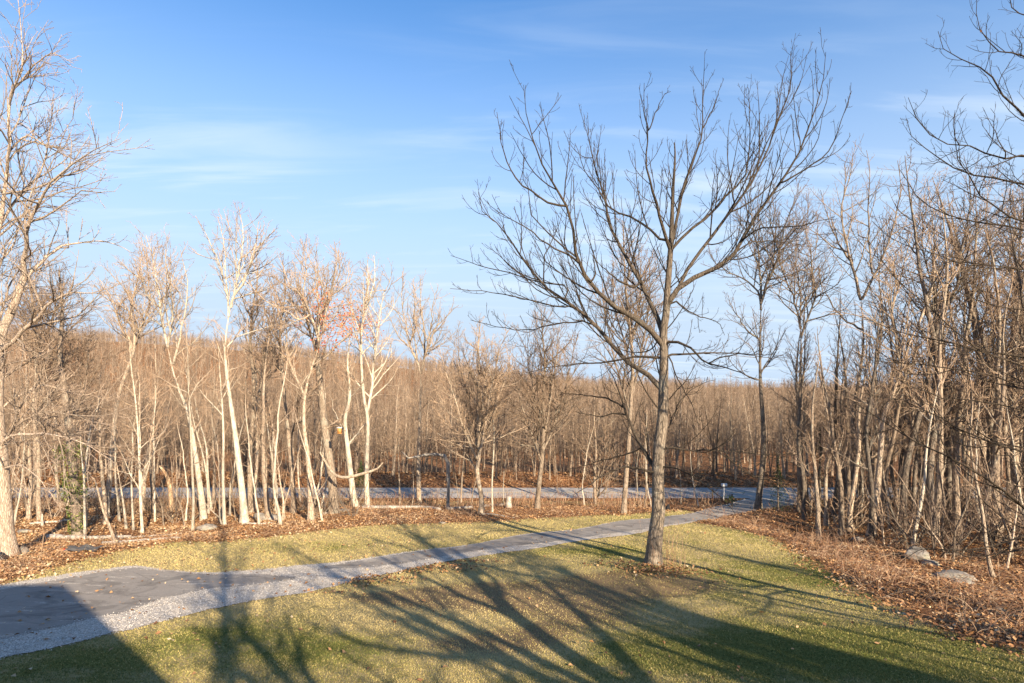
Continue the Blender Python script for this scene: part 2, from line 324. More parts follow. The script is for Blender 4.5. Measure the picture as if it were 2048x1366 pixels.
def grow(rng, P, R, dens, t0, t1, ang, lr, K, up, wig, rmin=0.004, lmin=0.15, lmax=9, rk=0.013, nmax=40, aj=0.22):
    n, Kp, _ = P.shape
    L = np.linalg.norm(np.diff(P, axis=1), axis=2).sum(1)
    cnt = np.clip(np.round(dens * L * (t1 - t0) * rng.uniform(0.75, 1.3, n)), 1, nmax).astype(int)
    idx = np.repeat(np.arange(n), cnt)
    st = np.concatenate([[0], np.cumsum(cnt)[:-1]]); j = np.arange(len(idx)) - st[idx]
    t = t0 + (t1 - t0) * (j + rng.uniform(0.1, 0.9, len(idx))) / cnt[idx]
    f = np.clip(t * (Kp - 1), 0, Kp - 1.001); i0 = f.astype(int); w = (f - i0)[:, None]
    p = P[idx, i0] * (1 - w) + P[idx, i0 + 1] * w; r = R[idx, i0] * (1 - w[:, 0]) + R[idx, i0 + 1] * w[:, 0]
    T = unit(P[idx, i0 + 1] - P[idx, i0]); U, Vv = frames(T)
    az = (j * 2.4 + rng.uniform(0, 6.28, n)[idx] + rng.normal(0, 0.5, len(idx)))[:, None]
    a = (ang + rng.normal(0, aj, len(idx)))[:, None]
    d = unit(np.cos(a) * T + np.sin(a) * (np.cos(az) * U + np.sin(az) * Vv))
    ln = lr * L[idx] * (1.05 - 0.83 * t) * rng.uniform(0.55, 1.2, len(idx)); ln = np.clip(ln, lmin, lmax)
    out = np.empty((len(idx), K, 3)); out[:, 0] = p; ds = (ln / (K - 1))[:, None]
    cur = rng.normal(0, wig * 0.6, (len(idx), 3))
    for k in range(1, K):
        d = d + cur * 0.6 + rng.normal(0, wig, d.shape) * (1 + (rng.random((len(d), 1)) < 0.12) * 2.2); d[:, 2] += up; d = unit(d)
        out[:, k] = out[:, k - 1] + d * ds
    r0 = np.maximum(np.minimum(r * 0.78, 0.003 + ln * rk), rmin)
    s = np.linspace(0, 1, K)[None]
    rad = r0[:, None] * (1 - s) ** 0.9 + rmin * s
    return out, rad
def spline(pts, K):
    pts = np.asarray(pts, float)
    p = np.vstack([2 * pts[0] - pts[1], pts, 2 * pts[-1] - pts[-2]])
    seg = np.linalg.norm(np.diff(pts[:, :3], axis=0), axis=1); cum = np.concatenate([[0], np.cumsum(seg)])
    s = np.linspace(0, cum[-1], K); out = []
    for q in s:
        i = min(max(int(np.searchsorted(cum, q, 'right')) - 1, 0), len(pts) - 2)
        u = (q - cum[i]) / max(cum[i + 1] - cum[i], 1e-9)
        a, b_, c, d = p[i], p[i + 1], p[i + 2], p[i + 3]
        out.append(0.5 * (2 * b_ + (c - a) * u + (2 * a - 5 * b_ + 4 * c - d) * u * u + (3 * b_ - a - 3 * c + d) * u ** 3))
    return np.array(out)

# spec levels: list of dict(dens,t0,t1,ang,lr,K,S,up,wig,...)
def crown_levels(rng, P, R, levels):
    parts = []; allp = []
    for lv in levels:
        lv = dict(lv); S = lv.pop('S')
        P, R = grow(rng, P, R, **lv)
        parts.append(tubes(P, R, S)); allp.append(P)
    return parts, allp
def trunk_mesh(rng, P, R, S=12, flare=0.55, name='trunk', mat=None, rough=0.035):
    R = R.copy(); K = P.shape[1]
    L = np.linalg.norm(np.diff(P, axis=1), axis=2).sum(1)[0]
    h = np.linspace(0, 1, K) * L
    R[0] *= 1 + flare * np.exp(-h / 0.35)
    v, q, a = tubes(P, R, S, rough, rng)
    # root flare lobes
    ring = np.tile(np.arange(S), K); hh = np.repeat(h, S); c = np.repeat(P[0], S, axis=0)
    lob = 1 + 0.35 * flare * np.exp(-hh / 0.3) * np.cos(ring * 2 * pi / S * 4 + rng.uniform(0, 6))
    v[:, :2] = c[:, :2] + (v[:, :2] - c[:, :2]) * lob[:, None]
    return mesh_np(name, v, q, mat, {'rad': a})

def leaf_quads(rng, C, size, rnd, flat=0.6):
    n = len(C); nrm = unit(rng.normal(size=(n, 3)) * np.array([1, 1, 1]) + np.array([0, 0, flat * 3]))
    U, V = frames(nrm); a = rng.uniform(0, 6.28, n)[:, None]
    u = (np.cos(a) * U + np.sin(a) * V); v = np.cross(nrm, u); s = (size * rng.uniform(0.35, 1.0, n) ** 1.2 * 1.35)[:, None]
    fold = nrm * s * rng.uniform(-0.1, 0.35, (n, 1))
    q = np.stack([C - u * s * 0.6, C - v * s * 0.42 + fold, C + u * s * 0.6, C + v * s * 0.42 + fold], 1).reshape(-1, 3)
    i = np.arange(n)[:, None] * 4
    tri = np.concatenate([i + np.array([0, 1, 2]), i + np.array([0, 2, 3])])
    return q, tri, np.repeat(rnd, 4)

# level presets
def LV_big(f=1.0): return [
    dict(dens=2.2 * f, t0=0.10, t1=0.98, ang=0.75, lr=0.46, K=8, S=4, up=0.10, wig=0.09, lmax=4.5, nmax=24, rmin=0.008),
    dict(dens=2.6 * f, t0=0.10, t1=0.98, ang=0.72, lr=0.50, K=5, S=3, up=0.09, wig=0.11, lmax=2.0, nmax=9, rmin=0.007),
    dict(dens=3.6 * f, t0=0.15, t1=1.0, ang=0.70, lr=0.55, K=3, S=3, up=0.08, wig=0.10, lmax=0.9, rmin=0.006, nmax=5)]
def LV_mid(f=1.0): return [
    dict(dens=2.6 * f, t0=0.06, t1=0.99, ang=0.72, lr=0.60, K=7, S=4, up=0.10, wig=0.10, lmax=4.2, nmax=24, rmin=0.009),
    dict(dens=3.0 * f, t0=0.10, t1=1.0, ang=0.72, lr=0.60, K=4, S=3, up=0.08, wig=0.12, lmax=2.0, rmin=0.008, nmax=10),
    dict(dens=3.4 * f, t0=0.15, t1=1.0, ang=0.65, lr=0.62, K=3, S=3, up=0.06, wig=0.12, lmax=0.9, rmin=0.007, nmax=4)]

def pts_to_stem(px_pts, w0, w1, d0, d1, K, taper=1.0):
    n = len(px_pts); pp = np.array(px_pts, float)
    seg = np.concatenate([[0], np.cumsum(np.linalg.norm(np.diff(pp, axis=0), axis=1))]); s = seg / seg[-1]
    D = d0 + (d1 - d0) * s
    p3 = np.array([W(x, y, d) for (x, y), d in zip(pp, D)])
    P = spline(p3, K); t = np.linspace(0, 1, K)
    w1 = min(w1, 0.9) if w0 < 16 else w1; Wd = w1 + (w0 - w1) * (1 - t) ** taper
    R = Wd / 2 / F * P[:, 1]
    return P, R
def tree_from_photo(name, label, cat, stems, mat, seed, levels=None, auto=None, group=None, base_w=0.86, leafy=None, d_base=None, trunk_k=22):
    """stems[0] is the trunk: (points, width0, width1); others (points, w0, w1, depth change at the tip)."""
    rng = np.random.default_rng(seed)
    b = stems[0][0][0]
    g = G(*b) if d_base is None else np.array([(b[0] - CX) / F * d_base, d_base, 0])
    if d_base is not None: g[2] = terrain(g[0], g[1])
    d = g[1]; root = empty(name, g); meta(root, label, cat, group)
    done = []; parts_P, parts_R = [], []
    for i, s in enumerate(stems):
        pts, w0, w1 = s[:3]; w0 = w0 * base_w; dd = s[3] if len(s) > 3 else 0.0
        if i == 0: ds = d
        else:
            best = 1e9; ds = d
            for P in done:
                px = CX + P[:, 0] / P[:, 1] * F; py = HZ - (P[:, 2] - CAMZ) / P[:, 1] * F
                e = np.hypot(px - pts[0][0], py - pts[0][1]); k = int(e.argmin())
                if e[k] < best: best = e[k]; ds = P[k, 1]; att = (float(px[k]), float(py[k]))
            if best > 2.5: pts = [att] + list(pts)
        K = trunk_k if i == 0 else 14
        P, R = pts_to_stem(pts, w0, w1, ds, ds + dd, K, 1.15 if i else 0.9)
        if i == 0: P[0, 2] = min(P[0, 2], g[2]) - 0.15
        rs = rng.normal(0, 0.02 * max(1, d / 25), P.shape); rs[0] = 0; P = P + rs * (0 if i == 0 else 1)
        done.append(P); Pl = P - g
        if i == 0:
            obj('trunk', trunk_mesh(rng, Pl[None], R[None], 14, 0.35, mat=mat), root)
        else:
            v, q, a = tubes(Pl[None], R[None], 8, 0.04, rng)
            obj('limb', mesh_np('limb', v, q, mat, {'rad': a}), root)
        parts_P.append(Pl); parts_R.append(R)
    cr = []; lv = levels or LV_mid(); allp = []
    # auto limbs off the trunk
    if auto:
        a = dict(auto); S = a.pop('S', 6)
        Pa, Ra = grow(rng, parts_P[0][None], parts_R[0][None], **a)
        cr.append(tubes(Pa, Ra, S)); p2, ap = crown_levels(rng, Pa, Ra, lv); cr += p2; allp += ap
    if len(stems) > 1:
        LP = np.array([spline(p, 14) for p in parts_P[1:]]); LR = np.array(parts_R[1:])
        p2, ap = crown_levels(rng, LP, LR, lv); cr += p2; allp += ap
    tp = parts_P[0][int(len(parts_P[0]) * 0.55):][None]; tr = parts_R[0][int(len(parts_R[0]) * 0.55):][None]
    p2, ap = crown_levels(rng, tp, tr, lv); cr += p2; allp += ap
    v, q, a = joinm(cr)
    obj('crown', mesh_np('crown', v, q, mat, {'rad': a}), root)
    if leafy:
        c0, rad, n, lm = leafy      # centre pixel, radius px
        T = np.concatenate([p.reshape(-1, 3) for p in allp[-5:]]) + g
        px = CX + T[:, 0] / T[:, 1] * F; py = HZ - (T[:, 2] - CAMZ) / T[:, 1] * F
        m_ = np.hypot((px - c0[0]) / rad[0], (py - c0[1]) / rad[1]) < rng.uniform(0.3, 1.1, len(px))
        T = T[m_]
        if len(T):
            T = T[rng.integers(0, len(T), n)] + rng.normal(0, 0.14, (n, 3)) - g
            v, t, a = leaf_quads(rng, T, 0.11, rng.uniform(0, 1, n), 0.0)
            meta(obj('leaves', mesh_np('leaves', v, t, lm, {'rnd': a}, False), root), kind='stuff')
    return root, g

# ------------------------------------------------------------------ ground sheet
LAWN_PX = [(-140, 1212), (-60, 1182), (0, 1168), (70, 1148), (150, 1123), (250, 1100), (350, 1083), (430, 1085), (512, 1077), (600, 1066), (678, 1057), (760, 1050),
           (822, 1048), (900, 1046), (968, 1044), (1060, 1037), (1150, 1033), (1240, 1030), (1310, 1024), (1370, 1020), (1400, 1026), (1400, 1047), (1470, 1058), (1551, 1077), (1610, 1110),
           (1664, 1149), (1720, 1180), (1778, 1209), (1850, 1243), (1929, 1277), (2048, 1304), (2160, 1335)]
lawn_poly = np.array([G(*p)[:2] for p in LAWN_PX])
lawn_poly = np.vstack([lawn_poly, [[lawn_poly[-1][0] + 6, 4], [26, -30], [-45, -30], [-45, lawn_poly[0][1]]]])
def sdist(x, y, poly):
    x = np.ravel(x); y = np.ravel(y); d = np.full(len(x), 1e9); ins = np.zeros(len(x), bool); n = len(poly)
    for i in range(n):
        ax, ay = poly[i]; bx, by = poly[(i + 1) % n]
        ex, ey = bx - ax, by - ay; t = np.clip(((x - ax) * ex + (y - ay) * ey) / (ex * ex + ey * ey + 1e-9), 0, 1)
        d = np.minimum(d, np.hypot(x - ax - t * ex, y - ay - t * ey))
        c = ((ay > y) != (by > y)) & (x < ex * (y - ay) / (ey if abs(ey) > 1e-9 else 1e-9) + ax)
        ins ^= c
    return np.where(ins, d, -d)
xs = np.concatenate([-np.geomspace(900, 48, 40), np.arange(-46, 46, 0.34), np.geomspace(48, 900, 40)])
ys = np.concatenate([-np.geomspace(180, 4, 25), np.arange(-2, 6, 1.0), np.arange(6, 66, 0.34), np.geomspace(67, 1400, 90)])
X, Y = np.meshgrid(xs, ys); Z = terrain(X, Y)
V = np.stack([X, Y, Z], -1).reshape(-1, 3); nx, ny = len(xs), len(ys)
i = (np.arange(ny - 1)[:, None] * nx + np.arange(nx - 1)[None]).ravel()
Q = np.stack([i, i + 1, i + nx + 1, i + nx], -1)
sd = sdist(X, Y, lawn_poly)
lawnv = np.clip(0.5 + sd * 0.55, 0, 1)
verge = smooth01(Y.ravel(), 45.6, 46.8) * (Y.ravel() < 49) * (np.abs(X.ravel() + 2) < 14)
lawnv = np.maximum(lawnv, verge * 0.75)
def field(x, y, lst):
    o = np.zeros(np.shape(x))
    for px, py, rx, ry, amp in lst:
        c = G(px, py); o = o + amp * np.exp(-(((x - c[0]) / rx) ** 2 + ((y - c[1]) / ry) ** 2))
    return o
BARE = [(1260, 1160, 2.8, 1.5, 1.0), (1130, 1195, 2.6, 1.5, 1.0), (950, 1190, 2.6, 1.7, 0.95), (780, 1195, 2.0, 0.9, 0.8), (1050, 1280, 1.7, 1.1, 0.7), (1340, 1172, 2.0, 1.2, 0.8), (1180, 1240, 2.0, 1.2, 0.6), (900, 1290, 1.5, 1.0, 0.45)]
GREEN = [(640, 1300, 2.4, 1.8, 0.34), (480, 1260, 1.6, 1.4, 0.22), (1350, 1300, 4, 2.2, 0.30), (1750, 1300, 3, 2.0, 0.30), (850, 1230, 2.6, 1.6, -0.34), (980, 1300, 2.0, 1.5, -0.25), (150, 1330, 3, 2, 0.28), (1150, 1100, 4, 2, 0.22), (1600, 1150, 5, 3, 0.20), (700, 1090, 4, 2, 0.10), (350, 1120, 3, 1.5, -0.1)]
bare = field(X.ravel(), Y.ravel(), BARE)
greenv = 0.10 * smooth01(X.ravel(), 0, 8) - 0.06 + field(X.ravel(), Y.ravel(), GREEN)
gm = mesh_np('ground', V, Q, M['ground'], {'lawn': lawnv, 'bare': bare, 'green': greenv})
meta(obj('ground', gm), kind='structure')

# ------------------------------------------------------------------ road, drive
def strip(name, A, B, n, m_, off, mat, jit=0.0, seed=0):
    rng = np.random.default_rng(seed)
    A = spline(np.array([[p[0], p[1], 0] for p in A]), n); B = spline(np.array([[p[0], p[1], 0] for p in B]), n)
    if jit:
        def jn(): return np.convolve(rng.normal(0, 1, n + 6), np.hanning(7) / 2, 'valid')[:n] * jit + rng.normal(0, jit * 0.25, n)
        dv = unit(B - A); A = A + dv * jn()[:, None]; B = B + dv * jn()[:, None]
    t = np.linspace(0, 1, m_)[None, :, None]; Pn = A[:, None] * (1 - t) + B[:, None] * t
    Pn[..., 2] = terrain(Pn[..., 0], Pn[..., 1]) + off
    k = (np.arange(n - 1)[:, None] * m_ + np.arange(m_ - 1)[None]).ravel()
    q = np.stack([k, k + m_, k + m_ + 1, k + 1], -1)
    o = obj(name, mesh_np(name, Pn.reshape(-1, 3), q, mat)); meta(o, kind='structure'); return o
strip('road', [(-160, 50.5), (-60, 50.3), (0, 50.15), (60, 50.3), (160, 50.7)], [(-160, 55.5), (-60, 55.3), (0, 55.2), (60, 55.4), (160, 55.8)], 400, 8, 0.03, M['road'], 0.06, 3)
for k, yy in enumerate((52.55, 52.85)):
    strip('road_marking', [(-160, yy + .3), (0, yy), (160, yy + .3)], [(-160, yy + .42), (0, yy + .12), (160, yy + .42)], 200, 2, 0.036, M['yellow'])
NE = [(-120, 1196), (-60, 1183), (0, 1172), (100, 1155), (200, 1140), (270, 1133), (340, 1142), (430, 1146), (520, 1140), (600, 1132), (700, 1122), (800, 1107), (900, 1095), (1000, 1078), (1100, 1064),
      (1200, 1050), (1290, 1038), (1350, 1031), (1400, 1022), (1440, 1012), (1475, 1002), (1505, 996.5)]
SE = [(-120, 1356), (-60, 1335), (0, 1318), (100, 1298), (200, 1274), (300, 1250), (400, 1225), (500, 1203), (600, 1188), (700, 1165), (800, 1143), (900, 1123), (1000, 1107), (1100, 1093), (1200, 1077),
      (1300, 1062), (1400, 1042), (1450, 1033), (1500, 1024), (1550, 1016), (1610, 1006), (1670, 996.5)]
ne = [G(*p) for p in NE]; se = [G(*p) for p in SE]
AS1N = [(-120, 1200), (-60, 1190), (0, 1181), (100, 1164), (200, 1146), (270, 1136), (340, 1143), (430, 1150), (520, 1150), (590, 1155)]
AS1S = [(-120, 1315), (-60, 1298), (0, 1282), (100, 1260), (180, 1240), (250, 1226), (330, 1198), (420, 1178), (500, 1172), (590, 1160)]
AS2N = [(640, 1136), (700, 1126), (800, 1109), (900, 1097), (1000, 1079), (1100, 1065), (1200, 1051), (1290, 1039), (1350, 1032), (1400, 1023), (1440, 1013), (1475, 1004), (1500, 999)]
AS2S = [(640, 1139), (700, 1138), (800, 1130), (870, 1117), (1000, 1096), (1100, 1085), (1200, 1070), (1300, 1058), (1400, 1041), (1450, 1032), (1500, 1023), (1590, 1008), (1630, 1001)]
drive_poly = np.array([p[:2] for p in ne] + [p[:2] for p in se[::-1]])
as1_poly = np.array([G(*p)[:2] for p in AS1N] + [G(*p)[:2] for p in AS1S[::-1]])
as2_poly = np.array([G(*p)[:2] for p in AS2N] + [G(*p)[:2] for p in AS2S[::-1]])

dr = strip('driveway', ne, se, 620, 30, 0.022, M['drive'], 0.07, 5)
dv = np.empty(len(dr.data.vertices) * 3, np.float32); dr.data.vertices.foreach_get('co', dv); dv = dv.reshape(-1, 3)
da = np.maximum(sdist(dv[:, 0], dv[:, 1], as1_poly), sdist(dv[:, 0], dv[:, 1], as2_poly)); at_ = dr.data.attributes.new('asphalt', 'FLOAT', 'POINT'); at_.data.foreach_set('value', np.clip(0.5 + da * 0.8, 0, 1).astype(np.float32))

# ------------------------------------------------------------------ house behind the viewer on the left (it casts the shade on the drive)
def box_mesh(name, x0, x1, y0, y1, z0, z1, mat):
    V = np.array([(x, y, z) for z in (z0, z1) for x, y in ((x0, y0), (x1, y0), (x1, y1), (x0, y1))], float)
    Fq = np.array([(0, 3, 2, 1), (4, 5, 6, 7), (0, 1, 5, 4), (1, 2, 6, 5), (2, 3, 7, 6), (3, 0, 4, 7)])
    return mesh_np(name, V, Fq, mat, None, False)
def back(px, py, yp):     # the point on the plane y = yp whose shadow falls on that ground point
    g = G(px, py); t = (g[1] - yp) / -TOSUN[1]; return g[0] + TOSUN[0] * t, g[2] + TOSUN[2] * t
HY = -3.0
pk = back(122, 1178, HY); rt_ = back(330, 1380, HY); lt_ = back(-60, 1207, HY)
hx1 = rt_[0]; ez = min(rt_[1], 10.2); slope = (pk[1] - rt_[1]) / (rt_[0] - pk[0])
house = empty('house', (pk[0], HY - 4, 4.9)); meta(house, 'pale sided house whose roof shades the drive at lower left', 'house')
h0 = np.array(house.location)
gx = [-9 + pk[0], pk[0], rt_[0] + 0.4]; gz = [pk[1] - 0.1, pk[1], rt_[1] - 0.4 * slope]
Vh = []
for yy in (HY, HY - 9): Vh += [(gx[0], yy, 4.0), (gx[2], yy, 4.0), (gx[2], yy, gz[2]), (gx[1], yy, gz[1]), (gx[0], yy, gz[0])]
Vh = np.array(Vh) - h0
bm_ = bpy.data.meshes.new('wall'); bm_.from_pydata(Vh.tolist(), [], [(0, 4, 3, 2, 1), (5, 6, 7, 8, 9), (0, 1, 6, 5), (1, 2, 7, 6), (4, 0, 5, 9)]); bm_.materials.append(M['siding']); obj('wall', bm_, house)
def slab(a, b_, name):
    V = [];
    for yy in (HY + 0.05, HY - 9.3):
        for p in (a, b_):
            for dz in (0.01, 0.16): V.append((p[0] - h0[0], yy - h0[1], p[1] + dz - h0[2]))
    V = np.array(V); Fq = np.array([(0, 2, 3, 1), (4, 5, 7, 6), (0, 1, 5, 4), (2, 6, 7, 3), (1, 3, 7, 5), (0, 4, 6, 2)])
    return obj(name, mesh_np(name, V, Fq, M['shingle'], None, False), house)
slab((gx[0], gz[0]), (gx[1], gz[1]), 'roof'); slab((gx[1] + 0.002, gz[1]), (gx[2], gz[2]), 'roof')
for (wx, wz) in ((pk[0] - 5, 6.2), (pk[0] - 1.5, 6.2), (pk[0] - 5, 9.0), (pk[0] - 1.5, 9.0)):
    w_ = obj('window', box_mesh('window', wx - 0.55 - h0[0], wx + 0.55 - h0[0], HY - h0[1] - 0.02, HY - h0[1] + 0.05, wz - 0.7 - h0[2], wz + 0.7 - h0[2], M['white']), house)
    obj('pane', box_mesh('pane', wx - 0.45 - h0[0], wx + 0.45 - h0[0], HY - h0[1] + 0.052, HY - h0[1] + 0.06, wz - 0.6 - h0[2], wz + 0.6 - h0[2], M['glass']), w_)

# ------------------------------------------------------------------ the large lawn tree, traced limb by limb
T1 = [
 ([(1307,1128),(1310,1075),(1317,1020),(1316,960),(1318,900),(1325,840),(1327,783),(1328,706),(1327,662),(1332,629),(1336,565),(1339,527),(1341,501),(1344,440),(1346,380),(1350,320),(1349,285)], 31, 2.2),
 ([(1318,775),(1306,758),(1276,735),(1243,715),(1197,658),(1146,612),(1105,587),(1074,556),(1033,500),(1002,454),(967,428),(958,385)], 14, 2, 3.0),
 ([(1325,690),(1315,676),(1279,643),(1233,617),(1202,592),(1177,561),(1156,525),(1151,479),(1141,428),(1125,402),(1100,356),(1074,305),(1054,233),(1047,170)], 14.5, 1.8, -3.0),
 ([(1156,525),(1146,515),(1105,495),(1064,464),(1028,441),(990,420),(965,395)], 6, 1.6, -2.0),
 ([(1133,415),(1105,407),(1069,387),(1033,356),(1008,305),(992,223)], 6, 1.5, 0.5),
 ([(1176,562),(1184,560),(1190,546),(1188,520),(1187,500)], 6.5, 3.5, -0.3),
 ([(1327,665),(1320,648),(1300,602),(1274,551),(1254,520),(1233,479),(1213,428),(1211,402),(1200,365),(1187,325),(1172,254),(1166,235)], 13, 1.8, 4.0),
 ([(1325,484),(1300,459),(1259,433),(1218,413),(1197,377),(1172,346),(1151,284)], 6.5, 1.6, 3.0),
 ([(1274,572),(1258,571),(1238,561),(1207,536),(1185,512)], 7, 3, -1.5),
 ([(1341,501),(1325,448),(1310,397),(1295,346),(1292,305),(1297,259),(1287,218),(1288,167)], 9, 1.8, -2.5),
 ([(1297,259),(1312,225),(1325,195),(1343,180)], 3.5, 1.4, -0.6),
 ([(1341,505),(1351,448),(1364,387),(1387,320),(1405,259),(1405,192),(1408,136)], 9, 1.8, 2.0),
 ([(1405,259),(1428,213),(1436,190),(1442,167)], 3.5, 1.4, 0.5),
 ([(1342,497),(1377,464),(1412,438),(1453,392),(1489,351),(1500,274),(1496,177)], 8, 1.8, 3.5),
 ([(1330,608),(1361,571),(1402,551),(1453,525),(1484,479),(1515,428),(1561,366),(1602,305),(1617,254),(1643,177),(1651,105)], 14.5, 1.8, -3.5),
 ([(1561,366),(1617,336),(1653,305),(1684,238),(1702,182)], 5, 1.5, -1.0),
 ([(1355,575),(1359,566),(1392,510),(1428,469),(1464,418),(1515,346),(1551,254),(1581,167),(1582,103)], 9, 1.8, 3.0),
 ([(1484,479),(1525,456),(1602,451),(1669,433)], 5, 1.4, -2.5),
 ([(1440,530),(1470,505),(1515,482),(1560,484),(1607,479)], 5.5, 1.4, 2.5),
 ([(1361,571),(1351,548),(1352,530),(1336,512)], 5, 3, 0.8),
 ([(1328,690),(1340,684),(1361,686),(1385,700),(1412,725),(1464,738),(1515,761)], 7.5, 1.5, -3.5),
 ([(1328,715),(1345,710),(1387,707),(1464,707),(1540,717)], 6, 1.4, 1.5),
 ([(1412,727),(1453,712),(1515,708),(1570,712)], 4, 1.2, -1.5),
 ([(1340,610),(1352,603),(1387,628),(1433,643),(1448,669)], 5, 1.3, 2.5),
 ([(1326,722),(1310,716),(1279,713),(1245,719),(1207,725),(1136,730),(1090,735),(1054,746)], 6.5, 1.4, 1.5),
 ([(1326,665),(1312,686),(1296,702),(1262,706),(1225,690)], 4.5, 1.3, 2.5),
 ([(1312,945),(1304,930),(1283,893),(1270,868),(1255,832),(1247,809),(1238,785),(1228,757),(1206,722)], 12, 2, 2.0),
 ([(1254,830),(1227,827),(1201,833),(1175,828),(1150,824)], 5, 1.5, 1.0),
 ([(1247,815),(1222,801),(1196,793),(1165,790),(1120,786)], 5.5, 1.5, 3.0),
 ([(1312,945),(1298,942),(1278,937),(1252,934),(1227,940),(1201,955),(1176,973),(1145,990)], 7, 1.5, -3.0),
 ([(1285,895),(1262,905),(1230,915),(1190,925),(1140,938)], 4.5, 1.3, 2.0),
 ([(1312,906),(1325,899),(1340,897),(1381,901),(1445,902),(1500,906),(1600,910)], 5.5, 1.4, -2.0),
 ([(1447,902),(1470,927),(1500,948),(1560,968),(1610,985)], 3.6, 1.2, -1.0),
 ([(1318,934),(1335,934),(1363,940),(1391,957),(1419,978),(1450,1003),(1472,1030)], 4.5, 1.2, -4.0),
 ([(1335,710),(1345,728),(1350,745),(1370,783),(1391,824),(1396,860)], 4, 1.2, -2.5),
 ([(1146,612),(1105,612),(1070,603),(1028,592),(967,582),(900,577)], 4.6, 1.3, -1.0),
 ([(1136,572),(1105,569),(1054,556),(1002,541),(950,528),(901,510)], 4.4, 1.3, 2.0),
 ([(1170,640),(1156,643),(1105,648),(1054,661),(992,653),(940,640)], 4, 1.3, 2.5),
 ([(1197,656),(1177,646),(1150,640),(1131,633)], 6, 3, -1.0),
 ([(1322,880),(1335,860),(1345,830),(1362,800),(1390,775),(1430,760)], 4.5, 1.3, 2.5),
]
LVT = [
    dict(dens=2.2, t0=0.16, t1=0.99, ang=0.62, lr=0.42, K=9, S=4, up=0.16, wig=0.06, lmax=4.4, nmax=32, rk=0.008, rmin=0.007),
    dict(dens=2.4, t0=0.10, t1=0.98, ang=0.62, lr=0.48, K=5, S=3, up=0.14, wig=0.07, lmax=1.7, nmax=8, rmin=0.0065, rk=0.008),
    dict(dens=3.4, t0=0.2, t1=1.0, ang=0.6, lr=0.45, K=3, S=3, up=0.10, wig=0.08, lmax=0.5, nmax=4, rmin=0.006)]
T1root, T1g = tree_from_photo('lawn_tree', 'large bare spreading tree standing alone on the lawn beside the drive', 'tree', [T1[0]] + [(p_[0], p_[1] * 0.86) + tuple(p_[2:]) for p_ in T1[1:]], M['bark_lawn'], 11, LVT, dict(dens=1.5, t0=0.30, t1=0.97, ang=0.85, lr=0.26, K=10, S=6, up=0.13, wig=0.06, lmax=5.5, nmax=26, rk=0.010), trunk_k=40, base_w=0.95)

AUT = lambda n=1.1, a=0.75, l=0.30, t0=0.35, up=0.14, lmax=6: dict(dens=n, t0=t0, t1=0.97, ang=a, lr=l, K=9, S=5, up=up, wig=0.09, lmax=lmax, nmax=26)
# ------------------------------------------------------------------ trees one can tell apart, traced
tree_from_photo('cream_barked_tree', 'pale tree at the left edge with a long arching bare limb', 'tree', [
 ([(16,1114),(10,1050),(4,960),(0,900),(-6,820),(-4,745),(0,675),(17,636),(31,602),(42,569),(50,552)], 36, 11),
 ([(50,552),(46,513),(56,480),(53,458),(67,424),(83,399),(100,368),(135,335),(190,300),(238,278)], 10.5, 2, -3),
 ([(47,560),(70,538),(95,513),(122,494),(156,486),(195,481),(239,491),(262,505)], 8, 2, 2),
 ([(0,700),(25,684),(42,664),(70,639),(92,616),(111,600),(139,587),(181,586),(232,589)], 11, 4.5, -2),
 ([(0,690),(-12,600),(-8,520),(0,450),(30,400),(55,375),(88,335),(92,310),(102,250),(107,200)], 13, 2, 2.5),
 ([(0,450),(12,360),(20,280),(20,200),(42,150),(45,100),(37,25),(35,-20)], 9, 1.8, -2),
 ([(20,190),(60,140),(100,108),(150,128)], 5, 1.5, -1),
 ([(22,300),(55,270),(90,290),(150,320),(215,340)], 5, 1.5, 2),
 ([(2,890),(20,872),(50,868),(100,868),(150,880),(200,905),(235,930)], 7, 1.6, -3),
 ([(2,875),(15,868),(50,838),(100,825),(200,833),(270,810)], 6, 1.5, -2),
 ([(4,940),(40,930),(75,955),(110,1000),(125,1025)], 4, 1.3, -2),
 ([(0,820),(40,790),(90,770),(160,790),(210,780)], 5, 1.4, 2),
 ([(0,640),(25,560),(70,500),(100,470)], 6, 1.6, 4),
 ], M['bark_peach'], 21, LV_mid(0.85), AUT(0.3, 0.8, 0.22, 0.3))
tree_from_photo('leaning_white_tree', 'tall slender white-barked tree leaning left, palest trunk left of centre', 'tree', [
 ([(489,1047),(485,990),(478,930),(472,880),(465,830),(456,770),(451,720),(450,690),(456,640),(462,615)], 17, 8),
 ([(459,625),(454,590),(450,550),(450,505),(442,460),(436,435)], 5, 1.5, 1),
 ([(462,615),(468,592),(488,566),(500,530),(508,500),(514,465),(515,443)], 7, 1.6, -1.5),
 ([(468,592),(475,555),(482,520),(487,470),(480,430),(478,415)], 5, 1.5, 2),
 ([(450,560),(436,520),(418,482),(408,462),(392,430)], 4.5, 1.4, -1),
 ([(456,690),(470,676),(500,665),(545,650),(580,640)], 3.5, 1.3, 2),
 ([(505,515),(525,485),(545,465),(558,455)], 3.5, 1.3, -1),
 ([(485,548),(510,545),(535,538),(550,532)], 3, 1.2, 1),
 ], M['bark_cream'], 22, LV_mid(0.9))
tree_from_photo('birch_leaning', 'pale tree leaning left behind a thin sapling, boulder at its foot', 'tree', [
 ([(408,1040),(401,980),(391,910),(385,870),(374,820),(358,780),(344,735),(336,695)], 15, 8),
 ([(337,700),(325,640),(315,570),(305,510),(292,470)], 6, 1.5, 2), ([(345,735),(360,680),(370,620),(374,560),(360,500)], 6, 1.5, -2),
 ([(336,695),(345,640),(340,580),(330,520),(335,470)], 5, 1.4, 0)], M['bark_cream'], 23, LV_mid(0.85))
